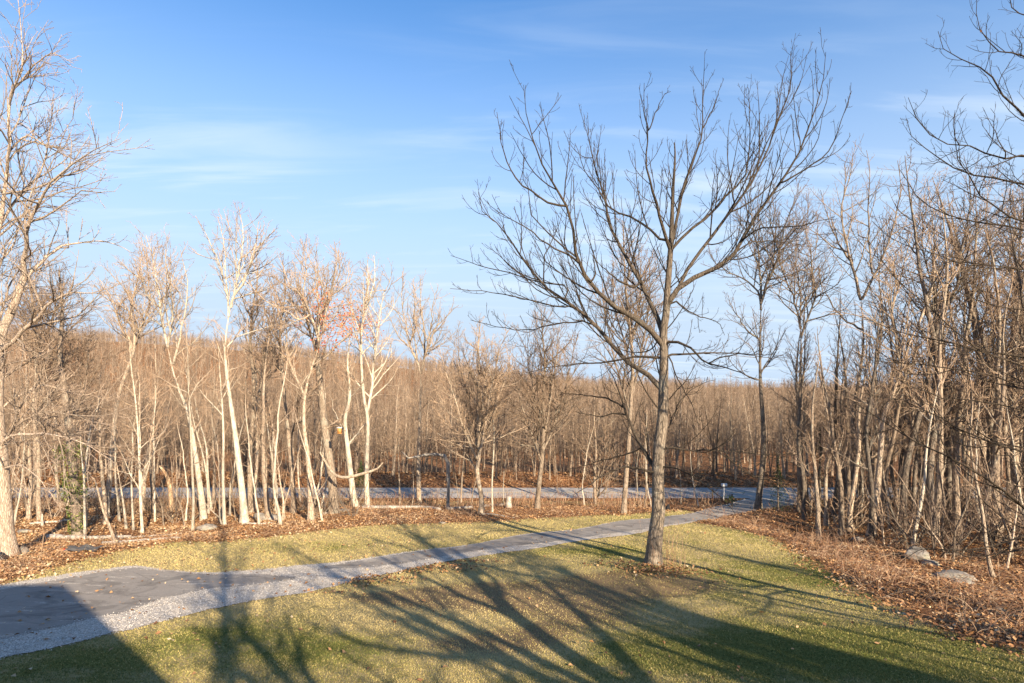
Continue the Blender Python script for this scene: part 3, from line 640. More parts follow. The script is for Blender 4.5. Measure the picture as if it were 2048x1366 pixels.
tree_from_photo('red_leaved_tree', 'many-limbed tree still holding patches of orange-red leaves', 'tree', [
 ([(622,1042),(620,967),(614,900),(608,850),(610,790),(622,740),(636,700),(645,660)], 14, 8),
 ([(645,660),(655,610),(665,560),(675,520),(668,480)], 6, 1.6, 1), ([(640,690),(625,640),(600,590),(575,560),(560,520)], 6, 1.5, -2),
 ([(636,700),(640,640),(652,600),(690,570),(700,520)], 5, 1.5, 2), ([(612,800),(585,740),(575,700),(570,650),(545,600)], 7, 1.5, 1),
 ([(630,730),(665,700),(700,670),(740,650)], 5, 1.4, -1.5), ([(655,610),(640,560),(620,520),(610,490)], 4, 1.3, 2),
 ([(600,640),(570,620),(530,600),(490,560)], 4, 1.3, -1)],
 M['bark_tan'], 24, LV_mid(0.85), leafy=((665, 640), (80, 75), 1000, M['redleaf']))
tree_from_photo('thick_pale_tree', 'thickest pale smooth trunk, beside a small boulder behind the lawn', 'tree', [
 ([(668,1028),(664,960),(656,900),(649,850),(643,790),(636,730),(630,680)], 22, 9),
 ([(632,700),(640,640),(660,590),(680,540),(676,500)], 6, 1.5, 2), ([(634,710),(615,650),(605,600),(612,540),(605,490)], 6, 1.5, 3),
 ([(650,860),(675,840),(700,815)], 5, 1.6, -1)], M['bark_tan'], 25, LV_mid(1.1))
tree_from_photo('twin_stemmed_tree', 'slim pale tree forking into two upright stems, with orange leaves', 'tree', [
 ([(735,1015),(733,950),(735,890),(735,835),(728,800),(724,750),(722,700),(724,650),(732,600),(736,560),(735,520)], 11, 2),
 ([(734,830),(742,790),(746,740),(752,690),(757,640),(768,590),(785,545)], 7, 1.6, 1), ([(722,700),(708,660),(705,610),(695,570)], 4, 1.4, 1),
 ([(730,620),(745,580),(750,540),(748,510)], 4, 1.3, 1)],
 M['bark_cream'], 26, LV_mid(0.8), leafy=((730, 655), (50, 40), 450, M['redleaf']))
tree_from_photo('straight_tree', 'straight grey tree with V fork at mid height, left of the vase-shaped one', 'tree', [
 ([(838,1010),(837,940),(838,880),(840,820),(842,770),(841,745)], 12, 8.5),
 ([(841,747),(832,715),(820,690),(812,655),(806,620),(802,590),(812,560)], 5, 1.4, 1.5), ([(841,747),(848,720),(858,690),(870,660),(890,635),(918,610)], 5.5, 1.4, -1.5),
 ([(846,730),(850,690),(846,650),(842,600),(840,548)], 5, 1.4, 2), ([(852,700),(862,650),(866,610),(878,570)], 4, 1.4, 0), ([(820,690),(828,650),(830,600),(826,560)], 3.5, 1.3, 1)],
 M['bark_tan'], 27, LV_mid(0.85))
tree_from_photo('vase_shaped_tree', 'low-branching vase-shaped tree with dense fine twigs, lawn edge centre', 'tree', [
 ([(961,1028),(964,1000),(957,965),(954,935),(958,912),(957,860),(956,800),(958,740),(957,690),(960,640)], 12, 1.6),
 ([(954,925),(940,885),(922,840),(908,790),(890,740),(878,690)], 6, 1.4, -2), ([(957,915),(968,870),(975,820),(985,760),(1000,700),(1015,660)], 6, 1.4, -1),
 ([(956,905),(948,850),(935,790),(920,730),(912,670)], 5, 1.4, 2), ([(958,905),(975,855),(995,800),(1015,750),(1020,710)], 5, 1.3, 2), ([(955,940),(925,900),(900,860),(870,820)], 4, 1.3, 1),
 ([(957,880),(966,810),(972,740),(978,680)], 5, 1.3, 0)], M['bark_tan'], 28, LV_mid(1.5))
tree_from_photo('forked_pair_tree', 'grey tree with fan of fine branches just before the road, centre', 'tree', [
 ([(1074,1018),(1078,970),(1083,930),(1085,905),(1087,850),(1086,790),(1090,730),(1085,670),(1082,610)], 12, 1.6),
 ([(1083,925),(1068,880),(1050,830),(1035,780),(1020,730)], 6, 1.4, -1), ([(1085,905),(1105,860),(1120,810),(1135,760),(1145,710),(1150,660)], 6, 1.4, 1),
 ([(1085,890),(1075,830),(1065,770),(1055,710),(1060,650)], 5, 1.3, 2), ([(1086,880),(1098,820),(1108,750),(1115,690),(1120,640)], 5, 1.3, -1)], M['bark_mid'], 29, LV_mid(1.5))
tree_from_photo('slender_dark_tree', 'slim straight dark tree just left of the large lawn tree', 'tree', [
 ([(1247,1027),(1250,985),(1253,940),(1257,890),(1260,840),(1263,780),(1266,730),(1262,680),(1256,620),(1250,560),(1248,500),(1245,440)], 12.5, 2),
 ([(1264,790),(1280,720),(1290,660),(1300,590),(1298,520)], 6, 1.4, 1), ([(1262,830),(1240,760),(1222,690),(1210,620),(1205,560)], 6, 1.4, 1),
 ([(1264,730),(1240,660),(1225,590),(1228,520)], 5, 1.4, 2), ([(1262,690),(1278,620),(1282,550),(1275,480)], 5, 1.4, 1)], M['bark_mid'], 30, LV_mid(1.1))
tree_from_photo('bend_trunk_tree', 'tall dark curved tree standing where the drive meets the road', 'tree', [
 ([(1516,1019),(1519,985),(1524,940),(1527,890),(1526,840),(1521,770),(1520,700),(1521,640),(1523,600)], 15, 8.5),
 ([(1522,620),(1515,585),(1490,560),(1460,545),(1430,525),(1415,500)], 5, 1.4, 2), ([(1523,605),(1534,565),(1550,530),(1562,490),(1570,450),(1590,400),(1600,360)], 7, 1.5, -1.5),
 ([(1523,605),(1520,560),(1518,510),(1508,460),(1500,400),(1505,350)], 6, 1.5, 2), ([(1520,680),(1495,660),(1470,625),(1455,590)], 4.5, 1.3, -1), ([(1545,540),(1548,490),(1540,430),(1548,370)], 4.5, 1.3, 1)],
 M['bark_dark'], 31, LV_mid(0.9))
tree_from_photo('light_topped_tree', 'upright tree right of the curved dark trunk, pale lower stem', 'tree', [
 ([(1598,1024),(1599,980),(1597,900),(1598,830),(1600,750),(1602,690),(1601,640)], 11, 6),
 ([(1601,650),(1586,595),(1566,545),(1555,500),(1560,440)], 5, 1.4, 1), ([(1602,670),(1620,625),(1631,590),(1622,520),(1612,460),(1620,400)], 5, 1.4, -1), ([(1601,640),(1600,580),(1592,520),(1596,450)], 4, 1.3, 1)],
 M['bark_mid'], 32, LV_mid(1.1))
tree_from_photo('tall_dark_trunked_tree', 'tallest dark-trunked tree in the right wood, dense purplish crown', 'tree', [
 ([(1699,1026),(1703,960),(1708,880),(1707,825),(1718,760),(1726,700),(1726,650),(1722,600)], 15, 9),
 ([(1722,605),(1712,560),(1696,500),(1684,440),(1683,410),(1700,355),(1711,290)], 7, 1.5, 1), ([(1722,605),(1738,570),(1751,545),(1775,490),(1791,440),(1800,380),(1795,320)], 7, 1.5, -2),
 ([(1700,520),(1675,480),(1655,430),(1640,380)], 5, 1.4, 2), ([(1726,660),(1690,640),(1660,600),(1640,560)], 5, 1.4, 2), ([(1745,555),(1740,490),(1735,420),(1740,350),(1735,300)], 5, 1.4, 1)],
 M['bark_mid'], 33, LV_big(1.0))
tree_from_photo('mossy_double_tree', 'grey tree with broad light trunk in the right wood beside the leaf slope', 'tree', [
 ([(1741,1073),(1748,1020),(1754,980),(1760,920),(1763,880),(1768,830),(1785,790),(1801,740),(1818,690),(1836,650)], 17, 7),
 ([(1836,650),(1850,610),(1865,570),(1870,500),(1862,430),(1855,360)], 5.5, 1.5, 2), ([(1801,740),(1790,680),(1785,620),(1800,560),(1815,500),(1830,440)], 6, 1.5, 2),
 ([(1765,860),(1745,800),(1738,750),(1745,690)], 6, 1.5, 2)], M['bark_tan'], 34, LV_mid(1.2))
tree_from_photo('dark_stem_tree', 'thin dark tree left of the grey trunk in the right wood', 'tree', [
 ([(1720,1022),(1724,960),(1727,900),(1733,830),(1745,760),(1760,690),(1765,620),(1758,560),(1765,480)], 9, 1.8), ([(1740,780),(1722,720),(1705,670)], 4, 1.3, 1)],
 M['bark_dark'], 35, LV_mid(1.1))
tree_from_photo('slanting_dark_tree', 'big dark tree leaning right through the right wood', 'tree', [
 ([(1802,1064),(1807,990),(1812,930),(1830,860),(1850,790),(1858,740),(1866,690),(1880,640),(1916,570),(1951,520),(1990,470),(2030,425)], 17, 4),
 ([(1866,690),(1870,640),(1868,580),(1850,520),(1845,450),(1850,380)], 6, 1.5, 2), ([(1916,570),(1920,520),(1935,450),(1940,380),(1930,310)], 6, 1.5, -1), ([(1855,760),(1835,700),(1815,660),(1790,630)], 5, 1.4, -1)],
 M['bark_dark'], 36, LV_mid(1.2))
tree_from_photo('slanting_pale_birch', 'slim pale leaning sapling behind the round boulder on the right', 'tree', [
 ([(1824,1090),(1834,1045),(1842,1005),(1849,960),(1853,900),(1862,840),(1875,780),(1890,720)], 8, 2)], M['bark_cream'], 37, LV_mid(0.8), AUT(1.0))
tree_from_photo('curved_base_tree', 'pale sapling curving at its base beside the flat boulder, right', 'tree', [
 ([(1990,1156),(1980,1135),(1972,1090),(1967,1040),(1958,990),(1950,950),(1940,880),(1945,800),(1935,720)], 9, 2)], M['bark_tan'], 38, LV_mid(0.8), AUT(1.0))
tree_from_photo('dark_wavy_sapling', 'thin dark wavy sapling rising between the boulders, right', 'tree', [
 ([(1884,1095),(1886,1040),(1888,1000),(1880,950),(1878,900),(1884,840),(1880,760)], 6.5, 1.6)], M['bark_mid'], 39, LV_mid(0.8), AUT(1.0))
tree_from_photo('upright_far_tree', 'upright tree at the right edge, pale stems against the sky', 'tree', [
 ([(1928,1020),(1932,960),(1940,880),(1958,800),(1976,710),(1986,640),(2000,580),(2006,540)], 11, 4), ([(1986,640),(1975,580),(1980,500),(1972,430),(1978,360)], 5, 1.4, 1), ([(2000,580),(2020,520),(2030,450),(2025,380)], 5, 1.4, 1)],
 M['bark_tan'], 40, LV_mid(1.2))
tree_from_photo('edge_tree', 'dark-stemmed tree cut by the right edge behind the overhanging boughs', 'tree', [
 ([(2015,1050),(2018,960),(2010,860),(2015,760),(2025,660),(2035,560),(2040,470),(2046,380)], 11, 2), ([(2012,800),(1990,720),(1985,640),(1960,560)], 5, 1.4, 1)], M['bark_mid'], 41, LV_mid(1.2), AUT(0.8))
tree_from_photo('ivy_tree', 'stout trunk wrapped in yellow-green ivy, left wood', 'tree', [
 ([(155,1072),(152,1010),(148,960),(142,900),(135,830),(128,770),(120,700),(125,620),(118,540)], 21, 3), ([(140,880),(160,800),(175,730),(180,650)], 6, 1.5, 2)], M['bark_mid'], 42, LV_mid(1.2), AUT(0.7))
tree_from_photo('two_trunk_tree', 'grey double-trunked tree behind the white leaning one', 'tree', [
 ([(502,1026),(500,960),(500,900),(505,840),(508,760),(500,690),(505,620),(515,560),(512,500)], 13, 2), ([(505,850),(520,780),(530,700),(545,640),(550,580)], 6, 1.5, 1)], M['bark_tan'], 43, LV_mid(1.1), AUT(0.6, 0.7, 0.25, 0.5))
tree_from_photo('branchy_tree', 'grey tree among saplings behind the long boulder', 'tree', [
 ([(588,1027),(585,960),(579,890),(572,820),(565,740),(560,660),(570,590),(565,520)], 12, 2), ([(578,880),(600,830),(620,790),(650,760)], 5, 1.4, -1), ([(568,760),(545,700),(535,640),(520,590)], 5, 1.4, 1)], M['bark_mid'], 44, LV_mid(1.2), AUT(0.6, 0.7, 0.25, 0.5))
tree_from_photo('flared_stub_tree', 'pale trunk with a wide flared root beside the long log', 'tree', [
 ([(712,1015),(706,990),(703,960),(699,930),(695,890),(690,840),(700,790),(695,730),(700,670)], 15, 3), ([(696,890),(720,860),(745,830)], 5, 1.5, 1), ([(694,870),(672,830),(660,790)], 5, 1.5, 1)], M['bark_cream'], 45, LV_mid(1.0), AUT(0.8))
tree_from_photo('leaning_bole_tree', 'pale tree left of the saplings, bent trunk forking high', 'tree', [
 ([(214,1010),(220,950),(226,880),(232,820),(240,780),(262,720),(270,680),(262,620),(275,560),(285,500)], 12, 2), ([(262,715),(280,660),(300,600),(295,540),(290,480)], 6, 1.5, 1), ([(265,700),(240,650),(225,600),(200,560)], 5, 1.4, -1)], M['bark_tan'], 46, LV_mid(1.3), AUT(0.5, 0.7, 0.25, 0.6))
tree_from_photo('edge_dark_tree', 'dark tree behind the pale left-edge tree with dense mauve twigs', 'tree', [
 ([(70,1010),(72,930),(70,850),(75,770),(70,700),(68,630),(60,560),(62,500)], 13, 3), ([(72,780),(95,720),(120,680),(160,640),(190,610)], 6, 1.5, -1), ([(70,720),(100,650),(115,590),(120,530)], 6, 1.5, 2), ([(70,700),(45,640),(30,580)], 5, 1.4, 1)], M['bark_mid'], 47, LV_mid(1.8), AUT(1.0, 0.8, 0.35, 0.35))
for i, (lab, st, mt) in enumerate([
 ('three-stemmed clump by the road, left of the slender dark tree', [([(1190,1008),(1189,960),(1192,900),(1188,830),(1190,760)], 7, 1.8), ([(1190,1004),(1197,950),(1203,890),(1212,820),(1222,760)], 5, 1.4, 0.5), ([(1190,1006),(1200,980),(1208,930),(1214,860)], 4, 1.3, -0.5)], M['bark_mid']),
 ('thin pale sapling by the road right behind the slender dark tree', [([(1292,999),(1293,950),(1292,890),(1294,820)], 4.2, 1.5)], M['bark_cream']),
 ('thin sapling standing before the road between the two centre trees', [([(922,1007),(924,960),(929,900),(934,840),(940,790)], 4.5, 1.5)], M['bark_tan']),
 ('pale slim sapling just right of the vase-shaped tree', [([(985,1024),(984,970),(987,910),(988,860),(984,800),(990,740)], 4.5, 1.5)], M['bark_cream']),
 ('small dark-topped sapling between flared trunk and straight grey tree', [([(800,1010),(799,975),(798,945),(797,890),(802,850)], 4.5, 1.5)], M['bark_tan']),
 ('white double-stemmed sapling right of the bent pale tree', [([(285,1067),(281,1000),(279,930),(276,860),(270,790),(262,730),(258,660)], 6.5, 1.6), ([(283,1010),(282,940),(279,870),(280,790),(276,720)], 5, 1.5, 0.6)], M['bark_cream']),
 ('pale sapling second right of the double-stemmed one', [([(310,1044),(309,980),(308,900),(307,850),(312,790),(306,740)], 4.5, 1.4)], M['bark_cream']),
 ('tall white sapling just left of the pale leaning tree', [([(385,1062),(387,1000),(384,930),(381,850),(377,780),(375,700),(370,640)], 6.5, 1.6)], M['bark_cream']),
 ('pale sapling just right of the pale leaning tree, leaning left', [([(417,1027),(416,980),(411,935),(402,895),(393,865),(385,830),(378,780)], 5.5, 1.5)], M['bark_cream']),
 ('straight white sapling left of the white leaning tree', [([(449,1050),(447,990),(446,940),(447,880),(445,820),(440,750),(436,690)], 8, 1.8), ([(441,1046),(440,990),(437,940),(436,900)], 4.5, 1.4, 0)], M['bark_cream']),
 ('thin sapling leaning left at the end of the long boulder', [([(552,1021),(549,960),(543,910),(537,870),(530,810)], 5, 1.4)], M['bark_cream']),
 ('thin pale pole between the white tree and the branchy grey tree', [([(532,1004),(533,940),(534,880),(535,820),(530,760)], 4.2, 1.4)], M['bark_tan']),
 ('crooked small tree leaning left over the logs at left', [([(232,1088),(220,1055),(206,1020),(194,975),(186,955),(170,955)], 7.5, 3)], M['bark_tan']),
 ('slim pale pole beside the ivy-wrapped trunk', [([(170,1080),(169,1020),(168,960),(162,900),(160,840)], 6, 1.6)], M['bark_cream']),
 ('short leaning sapling with broken top near the left logs', [([(253,1058),(247,1010),(240,965),(233,925)], 5.5, 3)], M['bark_cream']),
 ('thin sapling left of the ivy-wrapped trunk', [([(150,1065),(141,1000),(132,950),(124,900),(118,850)], 7, 1.6)], M['bark_mid']),
 ('white wavy sapling between bent pale tree and snag', [([(267,1060),(264,1000),(263,950),(266,900),(265,865),(272,820),(262,780)], 5, 1.5)], M['bark_cream']),
 ('dark straight tree behind the big grey trunk in the right wood', [([(1667,1033),(1672,985),(1678,940),(1684,880),(1682,800),(1690,720)], 10, 2), ([(1680,930),(1665,880),(1655,830)], 4, 1.3, 1)], M['bark_dark']),
 ('thin curved pale stems left of the grey trunk in the right wood', [([(1701,1022),(1702,985),(1690,960),(1683,935),(1674,915)], 4.5, 1.5), ([(1712,1070),(1702,1040),(1690,1020),(1672,1016)], 3.5, 1.3, 0.5)], M['bark_tan']),
 ]):
    tree_from_photo('sapling', lab, 'sapling', st, mt, 60 + i, LV_mid(0.8), dict(dens=1.5, t0=0.3, t1=0.97, ang=0.9, lr=0.20, K=6, S=3, up=0.05, wig=0.10, lmax=2.2, nmax=18))

# ------------------------------------------------------------------ boughs of the tree standing beyond the right edge
RB = [
 ([(2290,1250),(2270,1000),(2250,760),(2230,520),(2225,300),(2215,80)], 44, 16),
 ([(2228,420),(2160,330),(2100,270),(2048,234),(2020,205),(1994,172),(1976,139),(1935,128),(1910,113),(1884,95),(1877,62)], 9, 2, 0.5),
 ([(2228,400),(2140,335),(2048,312),(1990,315),(1946,296),(1884,285),(1848,256),(1822,223),(1816,197)], 8, 1.8, -1.2),
 ([(2230,480),(2140,395),(2048,366),(1946,351),(1891,326),(1848,296),(1822,267),(1812,240)], 8, 1.8, 1.5),
 ([(2232,560),(2140,480),(2048,443),(1994,417),(1957,388),(1935,348),(1913,304),(1910,227)], 8, 1.8, -0.8),
 ([(2232,560),(2140,490),(2048,461),(1976,446),(1910,435),(1855,410),(1818,373),(1800,335)], 7, 1.7, 2),
 ([(2220,200),(2130,140),(2048,113),(2005,104),(1976,84),(1957,37),(1955,-10)], 7, 1.7, -0.6),
 ([(2216,110),(2130,55),(2070,35),(2030,22),(2020,0),(2010,-40)], 6, 1.7, 1),
 ([(2240,700),(2140,580),(2048,540),(1936,525),(1836,500),(1770,470),(1745,440)], 6, 1.5, -1),
 ([(2245,820),(2140,760),(2048,730),(1961,700),(1886,645),(1836,595),(1786,550),(1736,480)], 6.5, 1.5, 1.5),
 ([(2245,860),(2140,790),(2048,770),(1936,740),(1836,730),(1760,725),(1700,700)], 6, 1.4, -1.5),
 ([(2262,1060),(2150,1065),(2048,1016),(2005,982),(1948,941),(1891,910),(1854,892),(1790,855),(1700,800)], 11, 1.8, -0.6),
 ([(2265,1110),(2150,1030),(2048,1070),(1990,1092),(1929,1099),(1854,1099),(1740,1096)], 8, 1.6, -1),
 ([(2265,1130),(2150,1080),(2048,1097),(1967,1111),(1900,1100),(1830,1095)], 7, 1.5, 0.6),
 ([(2255,960),(2150,930),(2048,900),(1960,880),(1880,835),(1800,800),(1720,790)], 7, 1.5, 1),
 ([(2250,900),(2150,850),(2048,820),(1950,800),(1870,790),(1790,760)], 6, 1.4, 2),
 ([(2240,640),(2150,600),(2048,620),(1950,600),(1880,560),(1830,560)], 6, 1.4, 0),
]
LVR = [
    dict(dens=3.4, t0=0.25, t1=0.98, ang=0.65, lr=0.34, K=8, S=4, up=0.13, wig=0.10, lmax=1.7, nmax=26, rk=0.007, rmin=0.0035),
    dict(dens=4.5, t0=0.12, t1=0.98, ang=0.70, lr=0.45, K=5, S=3, up=0.10, wig=0.12, lmax=0.8, nmax=9, rk=0.006, rmin=0.0032),
    dict(dens=5.0, t0=0.15, t1=1.0, ang=0.7, lr=0.4, K=3, S=3, up=0.07, wig=0.10, lmax=0.22, nmax=4, rk=0.006, rmin=0.0024)]
rr_, rg_ = tree_from_photo('overhanging_tree', 'near tree whose thin upcurved boughs reach in from the right edge', 'tree', RB, M['bark_lawn'], 77, LVR, dict(dens=1.9, t0=0.08, t1=0.97, ang=1.25, lr=0.45, K=12, S=5, up=0.035, wig=0.07, lmax=7.0, nmax=36, rk=0.007), d_base=12.5)
lf_ = leaf_quads(np.random.default_rng(5), (W(1962, 62, 12.0) - rg_)[None], 0.12, np.array([0.15]), 0.0)
obj('leaf', mesh_np('leaf', lf_[0], lf_[1], M['leaf'], {'rnd': lf_[2]}, False), rr_)

# ------------------------------------------------------------------ generic tree prototypes
def proto(name, H, r0, seed, mat, lim, levels, lean=0.04, S=8, wig=0.05, K=14, stems=1):
    rng = np.random.default_rng(seed)
    PT, RT = [], []
    for s_ in range(stems):
        P = np.zeros((K, 3)); d = np.array([rng.normal(0, lean * (1 + 2 * (stems > 1))), rng.normal(0, lean * (1 + 2 * (stems > 1))), 1.0]); cur = rng.normal(0, wig * 0.3, 3)
        for k in range(1, K):
            d = d + rng.normal(0, wig, 3) + cur * 0.3; d[2] = max(d[2], 0.75) + 0.1; d /= np.linalg.norm(d)
            P[k] = P[k - 1] + d * H * (1 if s_ == 0 else 0.8) / (K - 1)
        P[0, 2] -= 0.2; t = np.linspace(0, 1, K)
        PT.append(P); RT.append((r0 if s_ == 0 else r0 * 0.7) * (1 - t) ** 0.85 + 0.012)
    PT = np.array(PT); RT = np.array(RT)
    tv = [tubes(PT[i:i + 1], RT[i:i + 1] * (1 + 0.5 * np.exp(-np.linspace(0, 1, K) * H / 0.35)), S, 0.04, rng) for i in range(stems)]
    v, q, a = joinm(tv); tm = mesh_np('trunk', v, q, mat, {'rad': a})
    lim = dict(lim); LS = lim.pop('S')
    Pa, Ra = grow(rng, PT, RT, **lim); cr = [tubes(Pa, Ra, LS)]
    p2, _ = crown_levels(rng, Pa, Ra, levels); cr += p2
    v, q, a = joinm(cr); cm = mesh_np('crown', v, q, mat, {'rad': a})
    return tm, cm
far_lv = [dict(dens=3.0, t0=0.08, t1=1.0, ang=0.8, lr=0.6, K=4, S=3, up=0.05, wig=0.16, lmax=2.4, rmin=0.012, nmax=11),
          dict(dens=3.2, t0=0.12, t1=1.0, ang=0.75, lr=0.6, K=3, S=3, up=0.03, wig=0.14, lmax=1.1, rmin=0.010, nmax=5)]
mats3 = [M['bark_brown'], M['bark_rust'], M['bark_tan'], M['bark_brown'], M['bark_rust'], M['bark_mid']]
FAR = [proto('f', H, r, 100 + i, mats3[i], dict(dens=2.6, t0=0.16, t1=0.97, ang=0.85, lr=0.27, K=6, S=3, up=0.12, wig=0.13, lmax=4.2, nmax=34), far_lv, S=5, K=9)
       for i, (H, r) in enumerate([(12.5, .13), (10.5, .09), (14, .16), (9, .07), (12, .11), (11.5, .12)])]
MID = [proto('m', H, r, 200 + i, mt, dict(dens=1.3, t0=0.28, t1=0.96, ang=0.72, lr=0.30, K=9, S=5, up=0.14, wig=0.09, lmax=5.5, nmax=22), LV_mid(1.0), S=9, K=18)
       for i, (H, r, mt) in enumerate([(15, .17, M['bark_tan']), (17, .20, M['bark_mid']), (14, .14, M['bark_cream']), (18, .18, M['bark_dark']), (15.5, .15, M['bark_tan'])])]
SAP = [proto('s', H, r, 300 + i, mt, dict(dens=1.9, t0=0.18, t1=0.97, ang=0.85, lr=0.26, K=6, S=3, up=0.10, wig=0.12, lmax=2.5, nmax=20),
             [dict(dens=2.4, t0=0.12, t1=1.0, ang=0.7, lr=0.42, K=4, S=3, up=0.05, wig=0.14, lmax=1.0, rmin=0.004, nmax=7), dict(dens=3, t0=0.2, t1=1.0, ang=0.7, lr=0.5, K=3, S=3, up=0.04, wig=0.1, lmax=0.45, rmin=0.0035, nmax=3)], S=6, K=12, wig=0.09, lean=0.1)
       for i, (H, r, mt) in enumerate([(8, .055, M['bark_cream']), (6.5, .045, M['bark_tan']), (9.5, .07, M['bark_cream']), (7, .05, M['bark_mid'])])]
THK = [proto('t', H, r, 400 + i, mt, dict(dens=3.0, t0=0.08, t1=0.97, ang=0.8, lr=0.42, K=6, S=3, up=0.02, wig=0.15, lmax=1.8, nmax=16),
             [dict(dens=3.5, t0=0.1, t1=1.0, ang=0.75, lr=0.5, K=4, S=3, up=0.02, wig=0.16, lmax=0.9, rmin=0.0035, nmax=7), dict(dens=3, t0=0.2, t1=1.0, ang=0.7, lr=0.5, K=3, S=3, up=0.02, wig=0.1, lmax=0.4, rmin=0.003, nmax=3)], S=4, K=8, wig=0.16, lean=0.28, stems=5)
       for i, (H, r, mt) in enumerate([(3.2, .025, M['bark_mid']), (2.6, .02, M['bark_tan']), (3.8, .03, M['bark_dark'])])]
protos_roots = {}
def plant(name, key, pr, x, y, s, rz, label, cat, group, rng=None, tilt=0.0):
    """one tree: an Empty with its trunk and crown; copies share mesh data"""
    if key not in protos_roots:
        root = empty(name, (0, 0, 0)); meta(root, label, cat, group); obj('trunk', pr[0], root); obj('crown', pr[1], root); protos_roots[key] = root; o = root
    else:
        src = protos_roots[key]; o = src.copy(); COL.objects.link(o); o.name = name
        for ch in src.children:
            c = ch.copy(); COL.objects.link(c); c.parent = o
        meta(o, label, cat, group)
    o.location = (x, y, float(terrain(x, y))); o.scale = (s, s, s * (1 if rng is None else rng.uniform(0.88, 1.12)))
    o.rotation_euler = (0 if rng is None else rng.normal(0, tilt), 0 if rng is None else rng.normal(0, tilt), rz)
    return o
R_ = np.random.default_rng(9)
TONE = {0: 'brown', 1: 'dark brown', 2: 'pale tan', 3: 'thin brown', 4: 'tall dark brown', 5: 'grey-brown'}
MTONE = {0: 'tan', 1: 'grey-brown', 2: 'pale cream', 3: 'dark', 4: 'light tan'}
STONE = {0: 'cream', 1: 'tan', 2: 'tall cream', 3: 'grey-brown'}
SECT = [(130, 'left of the ivy-wrapped trunk'), (260, 'between ivy trunk and bent pale tree'), (380, 'left of the boulder-foot leaning tree'), (480, 'just left of the white leaning tree'),
        (620, 'between white leaning and red-leaved trees'), (730, 'between red-leaved and twin-stemmed trees'), (840, 'left of the straight V-forked tree'), (960, 'left of the vase-shaped tree'),
        (1080, 'right of the vase-shaped tree'), (1200, 'left of the three-stemmed clump'), (1320, 'just left of the large lawn tree'), (1440, 'between lawn tree and mailbox'), (1530, 'between mailbox and curved dark trunk'),
        (1650, 'just right of the curved dark trunk'), (1760, 'left of the broad grey trunk'), (1880, 'above the round boulder'), (1980, 'above the flat boulder'), (9999, 'at the right edge')]
def place(x, y):
    p = CX + x / y * F
    for e, t in SECT:
        if p < e: return t
def pxx(x, y): return CX + x / y * F
def scatter(n, fx, fy, mind, taken, rng, tries=60):
    out = []
    for _ in range(n * tries):
        if len(out) >= n: break
        y = fy(rng); x = fx(rng, y)
        if all((x - a) ** 2 + (y - b) ** 2 > mind * mind for a, b in taken + out): out.append((x, y))
    return out
taken = [(o.location.x, o.location.y) for o in COL.objects if o.type == 'EMPTY' and o.get('category') in ('tree', 'sapling')]
# the wood between lawn and road, left
for k, (x, y) in enumerate(scatter(16, lambda r, y: (r.uniform(-60, 560) - CX) / F * y, lambda r: r.uniform(36, 47.5), 1.3, taken, R_)):
    kk = (0, 2, 4, 1)[k % 4]; plant('woodland_tree', f'm{kk}', MID[kk], x, y, R_.uniform(0.65, 0.95), R_.uniform(0, 6.28), f'bare {MTONE[kk]} tree in the left wood, {place(x, y)}', 'tree', 'bare trees in the left wood', R_, 0.04); taken.append((x, y))
for k, (x, y) in enumerate(scatter(40, lambda r, y: (r.uniform(-80, 720) - CX) / F * y, lambda r: r.uniform(34, 48), 0.8, taken, R_)):
    plant('thin_sapling', f's{k%4}', SAP[k % 4], x, y, R_.uniform(0.6, 1.15), R_.uniform(0, 6.28), f'thin {STONE[k % 4]} sapling before the road, {place(x, y)}', 'sapling', 'thin saplings in the left wood', R_, 0.06); taken.append((x, y))
for k, (x, y) in enumerate(scatter(12, lambda r, y: (r.uniform(760, 1430) - CX) / F * y, lambda r: r.uniform(44.5, 47.8), 1.0, taken, R_)):
    plant('thin_sapling', f's{k%4}', SAP[k % 4], x, y, R_.uniform(0.45, 0.8), R_.uniform(0, 6.28), f'thin {STONE[k % 4]} sapling beside the road, {place(x, y)}', 'sapling', 'saplings in the strip before the road', R_, 0.06); taken.append((x, y))
# the wood on the right: from 28 m to the road, and on beyond the frame
for k, (x, y) in enumerate(scatter(62, lambda r, y: (r.uniform(1600, 2200) - CX) / F * y, lambda r: r.uniform(33, 47.5), 1.5, taken, R_)):
    kk = (1, 3, 4, 1, 3, 0)[k % 6]; plant('woodland_tree', f'm{kk}', MID[kk], x, y, R_.uniform(0.72, 1.0) + 0.3 * (pxx(x, y) > 1850), R_.uniform(0, 6.28), f'bare {MTONE[kk]} tree in the right wood, {place(x, y)}', 'tree', 'bare trees in the right wood', R_, 0.05); taken.append((x, y))
for k, (x, y) in enumerate(scatter(36, lambda r, y: (r.uniform(1640, 2150) - CX) / F * y, lambda r: r.uniform(24, 47), 0.8, taken, R_)):
    if pxx(x, y) < 1640 + (36 - y) * 22: continue
    plant('thin_sapling', f's{k%4}', SAP[k % 4], x, y, R_.uniform(0.6, 1.1), R_.uniform(0, 6.28), f'thin {STONE[k % 4]} sapling in the right wood, {place(x, y)}', 'sapling', 'thin saplings in the right wood', R_, 0.08); taken.append((x, y))
for k, (x, y) in enumerate(scatter(60, lambda r, y: (r.uniform(1560, 2120) - CX) / F * y, lambda r: r.uniform(23, 46), 0.9, [], R_)):
    if pxx(x, y) < 1570 + (40 - y) * 24: continue
    plant('bare_shrub', f't{k%3}', THK[k % 3], x, y, R_.uniform(0.9, 1.7), R_.uniform(0, 6.28), f'tangled bare shrub in the right undergrowth, {place(x, y)}', 'shrub', 'bare shrubs in the right undergrowth', R_, 0.05)
